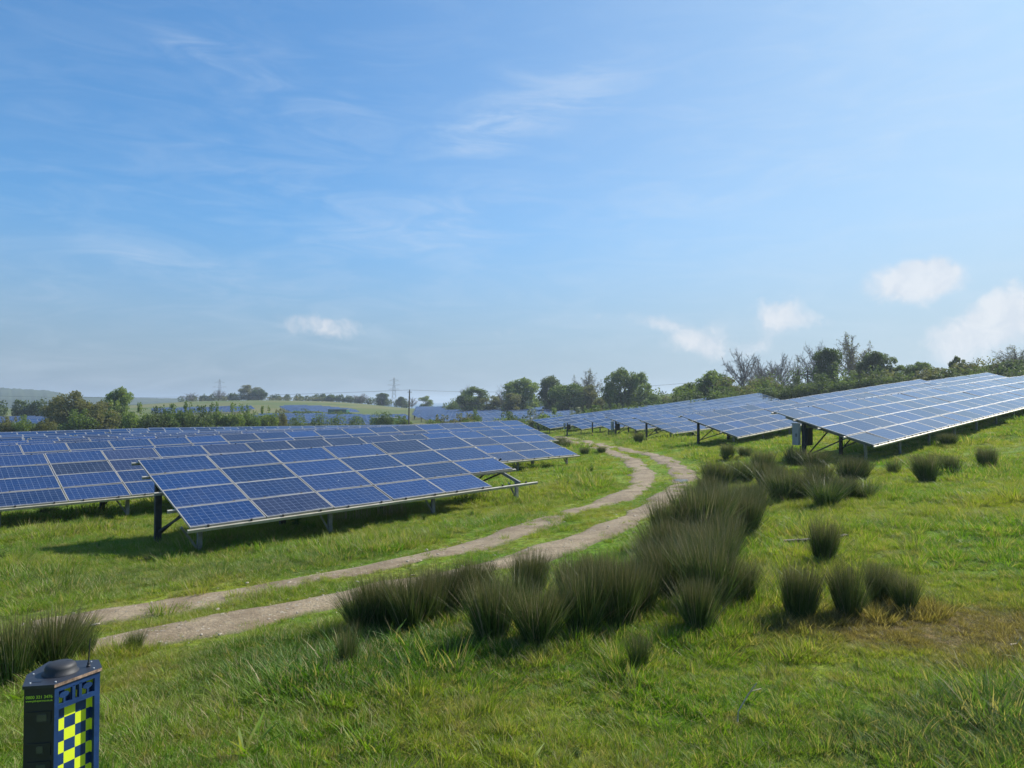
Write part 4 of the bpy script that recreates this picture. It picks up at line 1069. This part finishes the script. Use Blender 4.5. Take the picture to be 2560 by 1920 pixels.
hedge([(390, 505), (480, 505), (620, 500), (720, 490), (800, 480), (890, 460)], 4.6, 'dark hedge along the crest of the distant hill', 'leaf_dark', 4, 170, .8, 3)
hedge([(400, 498), (560, 496), (700, 486)], 2.6, 'pale scrub just below the crest hedge of the distant hill', 'leaf_olive', 4, 50, .8, 4)
hedge([(560, 160), (640, 162), (720, 165), (800, 168), (868, 168)], 3.5, 'trimmed hedge between the near panels and the first valley field', 'leaf_mid', 2.6, 320, .32, 5)
hedge([(190, 150), (300, 146), (420, 144), (560, 152)], 4.4, 'dense scrub filling the gaps of the green bush belt', 'leaf_mid', 3.2, 260, .34, 11)
hedge([(118, 168), (180, 164), (240, 160)], 3.6, 'scrub behind the olive trees at left', 'leaf_dark', 3, 240, .36, 12)
hedge([(-60, 250), (60, 248), (150, 245), (230, 240)], 6.4, 'hedge behind the glimpsed panels at far left', 'leaf_dark', 3.5, 260, .8, 6)
hedge([(930, 135), (1000, 132), (1080, 130), (1160, 128), (1240, 126), (1330, 122), (1420, 118), (1500, 115)], 2.5, 'long dark hedge below the central wood', 'leaf_mid', 2.6, 260, .28, 7)
hedge([(1500, 116), (1600, 113), (1700, 110), (1800, 107), (1900, 104), (2000, 101), (2100, 98), (2230, 94)], 2.7, 'dark hedge behind the top of the right panels', 'leaf_dark', 2.8, 260, .28, 8)
hedge([(960, 300), (1020, 285), (1080, 270), (1180, 250), (1280, 230), (1360, 210), (1440, 190)], 5.6, 'understorey of the central wood', 'leaf_mid', 5, 260, .5, 19)
hedge([(960, 330), (1020, 300), (1080, 280), (1180, 260), (1280, 235), (1360, 215), (1440, 200)], 4.0, 'shadowy scrub at the foot of the central wood', 'leaf_dark', 4, 70, .7, 9)
hedge([(1450, 130), (1520, 126), (1600, 124), (1700, 121), (1800, 118), (1900, 114)], 5.0, 'understorey of the right skyline wood', 'leaf_mid', 4, 300, .32, 20)
hedge([(1850, 112), (1950, 110), (2050, 108), (2150, 104), (2240, 102)], 3.4, 'understorey at the right end of the skyline', 'leaf_olive', 3, 260, .3, 21)
hedge([(620, 282), (680, 280), (760, 278)], 1.8, 'thin scrub line between the two valley fields', 'leaf_mid', 2.5, 60, .5, 10)

# ---------------------------------------------------------------- poles, pylons, wires, cabins
def lineseg(pts, r, label, name='overhead_wire'):
    mb = MB(); mb.tube(pts, r, 4, cap=False); o = mb.build(name, M['wire']); tag(o, label, 'wire', 'overhead wires'); return o


def pole_at(px, Y, top_py):
    x = (px - CX) / F_PX * Y; return Vector((x, Y, gz(x, Y))), (HOR - top_py) / F_PX * Y


b, zt = pole_at(1022, 147, 976)
po = empty('wooden_pole', b); tag(po, 'lone wooden power pole between the panels and the valley', 'pole')
mb = MB(); mb.tube([(0, 0, -.5), (.06, 0, (zt - b.z) * .5), (.16, 0, zt - b.z)], [.17, .15, .12], 10); mb.build('shaft', M['pole'], po)
mb = MB(); mb.bar((-.25, 0, zt - b.z - .35), (.6, 0, zt - b.z - .35), .1); mb.build('crossarm', M['pole'], po)
mb = MB(); mb.lathe([(.04, 0), (.07, .06), (.05, .12), (.07, .18), (.02, .22)], (.16, 0, zt - b.z - .02), 8); mb.build('insulator', M['clamp'], po)
P1 = Vector((b.x + .16, b.y, zt + .1))
h, zh = pole_at(2008, 118, 926)
hp = empty('twin_pole', h); tag(hp, 'twin wooden pole with one crossarm among the right skyline trees', 'pole')
for dx in (-.75, .75):
    mb = MB(); mb.tube([(dx, 0, -.5), (dx, 0, zh - h.z)], [.15, .12], 8); mb.build('shaft', M['pole'], hp)
mb = MB(); mb.bar((-1.4, 0, zh - h.z - .75), (1.5, 0, zh - h.z - .7), .16); mb.build('crossarm', M['pole'], hp)
P2 = Vector((h.x, h.y, zh))
def sag(a, c, s, n=14): return [a.lerp(c, i / n) - Vector((0, 0, s * 4 * (i / n) * (1 - i / n))) for i in range(n + 1)]
lineseg(sag(P1, P2, 1.6), .02, 'overhead wire from the lone pole up to the twin pole')
P0 = Vector(((-120 - CX) / F_PX * 250, 250, (HOR - 985) / F_PX * 250)); lineseg(sag(P0, P1, 1.4), .025, 'overhead wire running left from the lone pole')


def pylon(px, Y, top, base_py, label):
    x = (px - CX) / F_PX * Y; zt_ = (HOR - top) / F_PX * Y; z0 = min(gz(x, Y), (HOR - base_py) / F_PX * Y); H = zt_ - z0; mb = MB(); r = .09
    def half(t): return H * (.085 * (1 - t) ** 1.3 + .012)
    lv = [0, .18, .34, .48, .6, .7, .8, .9, 1.0]
    for sx in (-1, 1):
        for sy in (-1, 1): mb.tube([(sx * half(t), sy * half(t), H * t) for t in lv], r, 4)
    for a, c in zip(lv, lv[1:]):
        for s in (-1, 1):
            mb.tube([(-half(a), s * half(a), H * a), (half(c), s * half(c), H * c)], r * .7, 3); mb.tube([(half(a), s * half(a), H * a), (-half(c), s * half(c), H * c)], r * .7, 3)
            mb.tube([(s * half(a), -half(a), H * a), (s * half(c), half(c), H * c)], r * .7, 3)
    o = empty('pylon', (x, Y, z0)); tag(o, label, 'pylon', 'distant pylons'); mb.build('lattice_tower', M['steel'], o)
    for t, w in ((.66, .15), (.78, .18), (.9, .13)):
        a = MB()
        for s in (-1, 1): a.tube([(s * half(t), 0, H * t), (s * H * w, 0, H * (t + .015))], r, 4); a.tube([(s * half(t + .05), 0, H * (t + .05)), (s * H * w, 0, H * (t + .015))], r * .8, 4)
        a.build('crossarm', M['steel'], o)


pylon(985, 640, 944, 1000, 'hazy lattice pylon right of the distant hill')
pylon(549, 760, 948, 1000, 'fainter lattice pylon above the distant hill')


def cabin(px, Y, w, hgt, label):
    x = (px - CX) / F_PX * Y; o = empty('equipment_cabin', (x, Y, gz(x, Y)), -.25); tag(o, label, 'cabin', 'equipment cabins')
    mb = MB(); mb.box((-w / 2, 0, 0), (w, 0, 0), (0, 2.6, 0), (0, 0, hgt)); mb.build('body', M['teal'], o)
    mb = MB(); mb.box((-w / 2 - .1, -.1, hgt + .002), (w + .2, 0, 0), (0, 2.8, 0), (0, 0, .14)); mb.build('roof', M['cabinet'], o)
    for i in range(3):
        mb = MB(); mb.box((-w / 2 + .4 + i * w / 3.2, -.05, .15), (w / 4, 0, 0), (0, .047, 0), (0, 0, hgt - .5)); mb.build('door', M['cabinet_dark'] if i == 1 else M['teal'], o)


cabin(957, 172, 6.0, 2.5, 'teal equipment cabin behind the hedge near the pole')
cabin(843, 283, 8.0, 2.4, 'teal equipment cabin in the far field')

# ---------------------------------------------------------------- checkered monitoring column, lower left
def build_column():
    Y0 = 4.2
    L_, F_, R_, R2, B2, P_ = [Vector((x * Y0, y * Y0, 0)) for (x, y) in ((-.6667, .9936), (-.629, 1.0), (-.6015, 1.061), (-.6238, 1.0917), (-.6904, 1.0847), (-.6880, 1.0337))]
    zt = -.3905 * Y0; ctr = (L_ + F_ + R_ + R2 + B2 + P_) / 6; base = gz(ctr.x, ctr.y)
    root = empty('monitoring_column', (ctr.x, ctr.y, base)); tag(root, 'dark blue monitoring column with yellow checkered recess, black dome and aerial', 'security tower')
    off = Vector((ctr.x, ctr.y, base)); H = zt - base
    pl = [p - Vector((ctr.x, ctr.y, 0)) for p in (L_, F_, R_, R2, B2, P_)]
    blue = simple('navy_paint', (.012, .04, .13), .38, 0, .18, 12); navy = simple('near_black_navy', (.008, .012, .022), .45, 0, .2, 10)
    yel, t, b = new_mat('fluorescent_yellow'); b.inputs['Base Color'].default_value = (.70, .80, .03, 1); b.inputs['Roughness'].default_value = .45
    glass, t, b = new_mat('sensor_window'); b.inputs['Base Color'].default_value = (.05, .06, .06, 1); b.inputs['Roughness'].default_value = .12
    plate = simple('top_plate', (.018, .022, .032), .5, .0, .2, 14); chip = simple('scuffed_edge', (.30, .20, .15), .7, .3, .5, 40)
    black = simple('black_plastic', (.02, .021, .024), .6, 0, .1, 20)
    z = lambda q, h: Vector((q.x, q.y, h))
    # shaft without the right hand face, which is a frame round a recess
    s = MB(); n = 6
    for i in range(n):
        j = (i + 1) % n
        if i == 1: continue
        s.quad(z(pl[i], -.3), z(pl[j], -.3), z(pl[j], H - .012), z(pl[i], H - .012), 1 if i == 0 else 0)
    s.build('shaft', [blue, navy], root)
    A, B = pl[1], pl[2]; u = (B - A).normalized(); wd = (B - A).length; nrm = Vector((u.y, -u.x, 0)); dep = .036
    def fp(a, h, d=0.0): return Vector((A.x, A.y, 0)) + u * a + Vector((0, 0, h)) - nrm * d
    m0, m1, ht = .026, wd - .034, H - .150          # recess opening
    fr = MB()
    fr.box(fp(0, -.3), u * m0, -nrm * .02, Vector((0, 0, H + .288))); fr.box(fp(m1, -.3), u * (wd - m1), -nrm * .02, Vector((0, 0, H + .288)))
    fr.box(fp(m0, H - .045), u * (m1 - m0), -nrm * .02, Vector((0, 0, .033))); fr.box(fp(m0, ht), u * (m1 - m0), -nrm * .018, Vector((0, 0, .028)))
    fr.box(fp((m0 + m1) / 2 - .030, ht + .028), u * .018, -nrm * .018, Vector((0, 0, .082))); fr.box(fp((m0 + m1) / 2 + .012, ht + .028), u * .018, -nrm * .018, Vector((0, 0, .082)))
    def oval(ca, ch, ra, rh, seg=20):
        pts = [fp(ca + ra * math.cos(2 * math.pi * k / seg), ch + rh * math.sin(2 * math.pi * k / seg), .006) for k in range(seg)]; fr.poly(pts); bk = [p - nrm * .012 for p in pts]
        for k in range(seg): fr.quad(pts[k], bk[k], bk[(k + 1) % seg], pts[(k + 1) % seg])
        fr.poly(bk[::-1])
    for ca in (m0 + .036, m1 - .040): oval(ca, ht + .074, .030, .017)
    for ca, sg in ((m0 + .036, 1), (m1 - .040, -1)):
        fr.box(fp(ca - .006, ht + .028, .004), u * .012, -nrm * .012, Vector((0, 0, .030)))
    fr.build('front_frame', blue, root)
    ck = MB(); sq = .0675
    na = int((m1 - m0) / sq) + 2; nh = int((H + .3) / sq) + 2
    for i in range(na):
        for k in range(nh):
            a0, a1 = m0 - .010 + i * sq, min(m0 - .010 + (i + 1) * sq, m1); h1 = H - .02 - k * sq; h0 = h1 - sq
            if a0 >= m1: continue
            a0 = max(a0, m0)
            ck.quad(fp(a0, h0, dep), fp(a1, h0, dep), fp(a1, h1, dep), fp(a0, h1, dep), (i + k) % 2)
    for k in range(nh):
        h1 = H - .02 - k * sq; h0 = h1 - sq
        ck.quad(fp(m1, h0, dep), fp(m1, h0, .02), fp(m1, h1, .02), fp(m1, h1, dep), (na + k) % 2); ck.quad(fp(m0, h0, .02), fp(m0, h0, dep), fp(m0, h1, dep), fp(m0, h1, .02), k % 2)
    ck.build('checker_panel', [blue, yel], root)
    # narrow sensor face on the left: recessed windows
    A2, B2_ = pl[0], pl[1]; u2 = (B2_ - A2).normalized(); w2_ = (B2_ - A2).length; n2 = Vector((u2.y, -u2.x, 0))
    def lp(a, h, d=0.0): return Vector((A2.x, A2.y, 0)) + u2 * a + Vector((0, 0, h)) + n2 * d
    for i, (hh, ww) in enumerate(((.185, .052), (.365, .034), (.47, .05), (.565, .05), (.66, .05), (.755, .05))):
        if H - hh < .05: continue
        g = MB(); g.box(lp(w2_ * .40 - .045, H - hh - .03, -.001), u2 * .125, n2 * .006, Vector((0, 0, .07))); hd = g.build('sensor_housing', navy, root)
        g = MB(); g.box(lp(w2_ * .52 - .012, H - hh - .015, .0052), u2 * ww, n2 * .003, Vector((0, 0, .04))); g.build('sensor_window', glass, hd)
    # lettering: phone number and web address
    ym, t, b = new_mat('yellow_lettering'); b.inputs['Base Color'].default_value = (.42, .62, .04, 1)
    for txt, size, hh in (('0800 321 3476', .0235, .070), ('www.pid-systems.co.uk', .0148, .088)):
        cu = bpy.data.curves.new('lettering', 'FONT'); cu.body = txt; cu.size = size; cu.align_x = 'CENTER'; cu.extrude = .0006; cu.offset = .0004; cu.materials.append(ym)
        o = bpy.data.objects.new('lettering', cu); C.objects.link(o); o.parent = root
        o.matrix_local = Matrix.Translation(lp(w2_ * .5, H - hh, .0016)) @ Matrix((u2, Vector((0, 0, 1)), n2)).transposed().to_4x4()
    # top plate with bolts, slots, dome and aerial
    tp = MB(); grow_ = [Vector((p.x, p.y, 0)) * 1.05 for p in pl]
    tp.poly([z(p, H + .006) for p in grow_]); tp.poly([z(p, H - .012) for p in grow_][::-1])
    for i in range(n): j = (i + 1) % n; tp.quad(z(grow_[i], H - .012), z(grow_[j], H - .012), z(grow_[j], H + .006), z(grow_[i], H + .006), 1 if i == 1 else 0)
    tpo = tp.build('top_plate', [plate, chip], root)
    bolt = simple('bright_bolt', (.7, .7, .68), .3, .6)
    for q in (.84, ):
        for i in range(n):
            c = Vector((pl[i].x, pl[i].y, 0)) * q; bm_ = MB(); bm_.lathe([(.0055, 0), (.0055, .004), (.002, .006)], (c.x, c.y, H + .006), 8); bm_.build('bolt', bolt, tpo)
    sl = MB(); c = (pl[0] * .72); sl.box(Vector((c.x - .01, c.y - .012, H + .0045)), u2 * .05, Vector((-u2.y, u2.x, 0)) * .022, Vector((0, 0, .003))); sl.build('slot', navy, tpo)
    dm = MB(); dm.lathe([(.098, 0), (.098, .004), (.086, .010), (.083, .035), (.078, .047), (.066, .056), (.045, .061), (.015, .063)], (.005, .0, H + .006), 36); d_ = dm.build('dome', black, root, True)
    an = MB(); q = pl[2] * .45 + pl[3] * .28; an.lathe([(.012, 0), (.012, .008), (.008, .012), (.007, .026), (.005, .03)], (q.x, q.y, H + .006), 10); an.tube([(q.x, q.y, H + .03), (q.x + .003, q.y, H + .10), (q.x + .008, q.y, H + .18)], [.0045, .0035, .003], 6); an.build('aerial', black, root)


build_column()

# ---------------------------------------------------------------- small things lying about
def plank(px0, py0, px1, py1, w, t, label):
    a, b = at(px0, py0), at(px1, py1); c = (a + b) / 2; mb = MB(); mb.bar(a - c + Vector((0, 0, t * .8)), b - c + Vector((0, 0, t * .9)), w, t)
    o = mb.build('plank', M['plank']); o.location = c; tag(o, label, 'plank', 'weathered planks'); return o


plank(1958, 1362, 2060, 1358, .10, .07, 'weathered plank lying left behind the rush tuft'); plank(2075, 1352, 2112, 1344, .08, .05, 'shorter pale plank end showing right of the rush tuft')


def stick(pts, r, label, fork=None):
    p0 = at(*pts[0][:2]); mb = MB(); sc_ = p0.y / F_PX
    q = [Vector(((p[0] - pts[0][0]) * sc_, p[2], (pts[0][1] - p[1]) * sc_ + .05)) for p in pts]; mb.tube(q, [r * (1 - .6 * i / len(q)) for i in range(len(q))], 6)
    if fork: f = [Vector(((p[0] - pts[0][0]) * sc_, p[2], (pts[0][1] - p[1]) * sc_ + .05)) for p in fork]; mb.tube(f, r * .5, 5)
    o = mb.build('dead_stem', M['straw']); o.location = p0; tag(o, label, 'dead stem', 'dead stems in the grass')


stick([(1838, 1812, 0), (1842, 1790, .02), (1872, 1758, .08), (1900, 1732, .12)], .007, 'forked pale dead stem sticking out of the foreground grass', [(1880, 1750, .09), (1912, 1748, .13)])
stick([(2515, 1620, 0), (2540, 1622, .05), (2552, 1610, .06), (2562, 1612, .1)], .008, 'short white bent stem by the brown patch at the right edge')
def weed_mesh(seed):
    g = np.random.default_rng(seed); mb = MB()
    for i in range(9):
        a = g.random() * 6.28; le = g.uniform(.05, .35); H = g.uniform(.45, 1.0); b0 = Vector((g.normal(0, .05), g.normal(0, .05), 0)); tip = b0 + Vector((math.cos(a) * le, math.sin(a) * le, H)); mb.tube([b0, (b0 + tip) / 2 + Vector((0, 0, .06)), tip], [.014, .010, .004], 4)
        for k in range(11):
            t = .15 + .85 * k / 10; p = b0.lerp(tip, t); aa = k * 2.4 + a; d = Vector((math.cos(aa), math.sin(aa), g.uniform(-.1, .6))).normalized(); sd_ = d.cross(Vector((0, 0, 1))).normalized(); ln = (.32 - .2 * t) * g.uniform(.7, 1.2); w_ = ln * .2
            mb.quad(p, p + d * ln * .5 + sd_ * w_, p + d * ln - Vector((0, 0, ln * .25)), p + d * ln * .5 - sd_ * w_)
    return mb.mesh('leafy_weed', M['leaf_weed'])


M['leaf_weed'] = leaf_material('weed_leaves', (.06, .13, .025), (.11, .20, .04), .35, 3)
WEED = [weed_mesh(1200 + i) for i in range(3)]
for i, (px, py, h, lb) in enumerate(((742, 1316, 62, 'tall leafy weed growing up against the front edge of the nearest table'), (1478, 1182, 30, 'dark docken plant on the grass inside the bend of the track'), (1445, 1222, 26, 'leafy weed patch left of the track bend'), (1420, 1215, 24, 'smaller leafy weed next to the patch at the bend'), (560, 1340, 28, 'leafy weed below the left half of the nearest table'),
        (640, 1350, 24, 'low weed on the verge below the nearest table'), (1180, 1290, 26, 'nettle like weed on the verge beside the upper rut'), (250, 1370, 26, 'weed in the grass left of the nearest table leg'), (15, 1400, 50, 'upright weed at the left edge above the track'), (1060, 1300, 24, 'weed between the dry straw and the upper rut'), (860, 1900, 44, 'leafy weed low in the foreground left of centre'), (1440, 1880, 38, 'leafy weed low in the foreground right of centre'), (2330, 1840, 34, 'thistly weed in the lower right foreground'), (1130, 1640, 30, 'weed in the lush grass below the dark clump'))):
    p = at(px, py); hh = h * p.y / F_PX; o = link('leafy_weed', WEED[i % 3]); o.location = (p.x, p.y, p.z - .01); o.scale = (hh * .9, hh * .9, hh); o.rotation_euler = (0, 0, rng.random() * 6.28); tag(o, lb, 'weed', 'leafy weeds in the grass')
V, Fq, Hh, Rn = blades(70, .35, .3, .62, .12, .012, 3, .2, 801); me = np_mesh('dry_stalk_clump', V, Fq, M['straw'])
for (px, py, h, lb) in ((850, 1308, .55, 'left dry straw clump under the front edge of the nearest table'), (905, 1300, .6, 'middle dry straw clump under the nearest table'), (960, 1290, .6, 'upright dry straw clump, third under the nearest table'), (995, 1285, .55, 'right dry straw clump under the nearest table')):
    p = at(px, py); o = link('dry_stalk_clump', me); o.location = p; o.scale = (.8, .8, h / .55); o.rotation_euler = (0, 0, rng.random() * 6); tag(o, lb, 'dry grass', 'dry straw clumps')

# ---------------------------------------------------------------- haze: one closed box of even, pale air
def build_haze():
    mb = MB(); mb.box((-6100, -6100, -30), (12200, 0, 0), (0, 12200, 0), (0, 0, 62)); m = bpy.data.materials.new('haze_air'); m.use_nodes = True; t = NT(m.node_tree)
    t.n.remove(t.n['Principled BSDF']); v = t.new('ShaderNodeVolumePrincipled'); v.inputs['Color'].default_value = (.74, .87, 1.0, 1); v.inputs['Density'].default_value = .00034; v.inputs['Anisotropy'].default_value = .35
    t.l.new(v.outputs[0], t.n['Material Output'].inputs['Volume']); o = mb.build('haze', m); tag(o, 'thin pale haze hanging over the valley', 'haze', kind='stuff')


HAZE = True
if HAZE: build_haze()
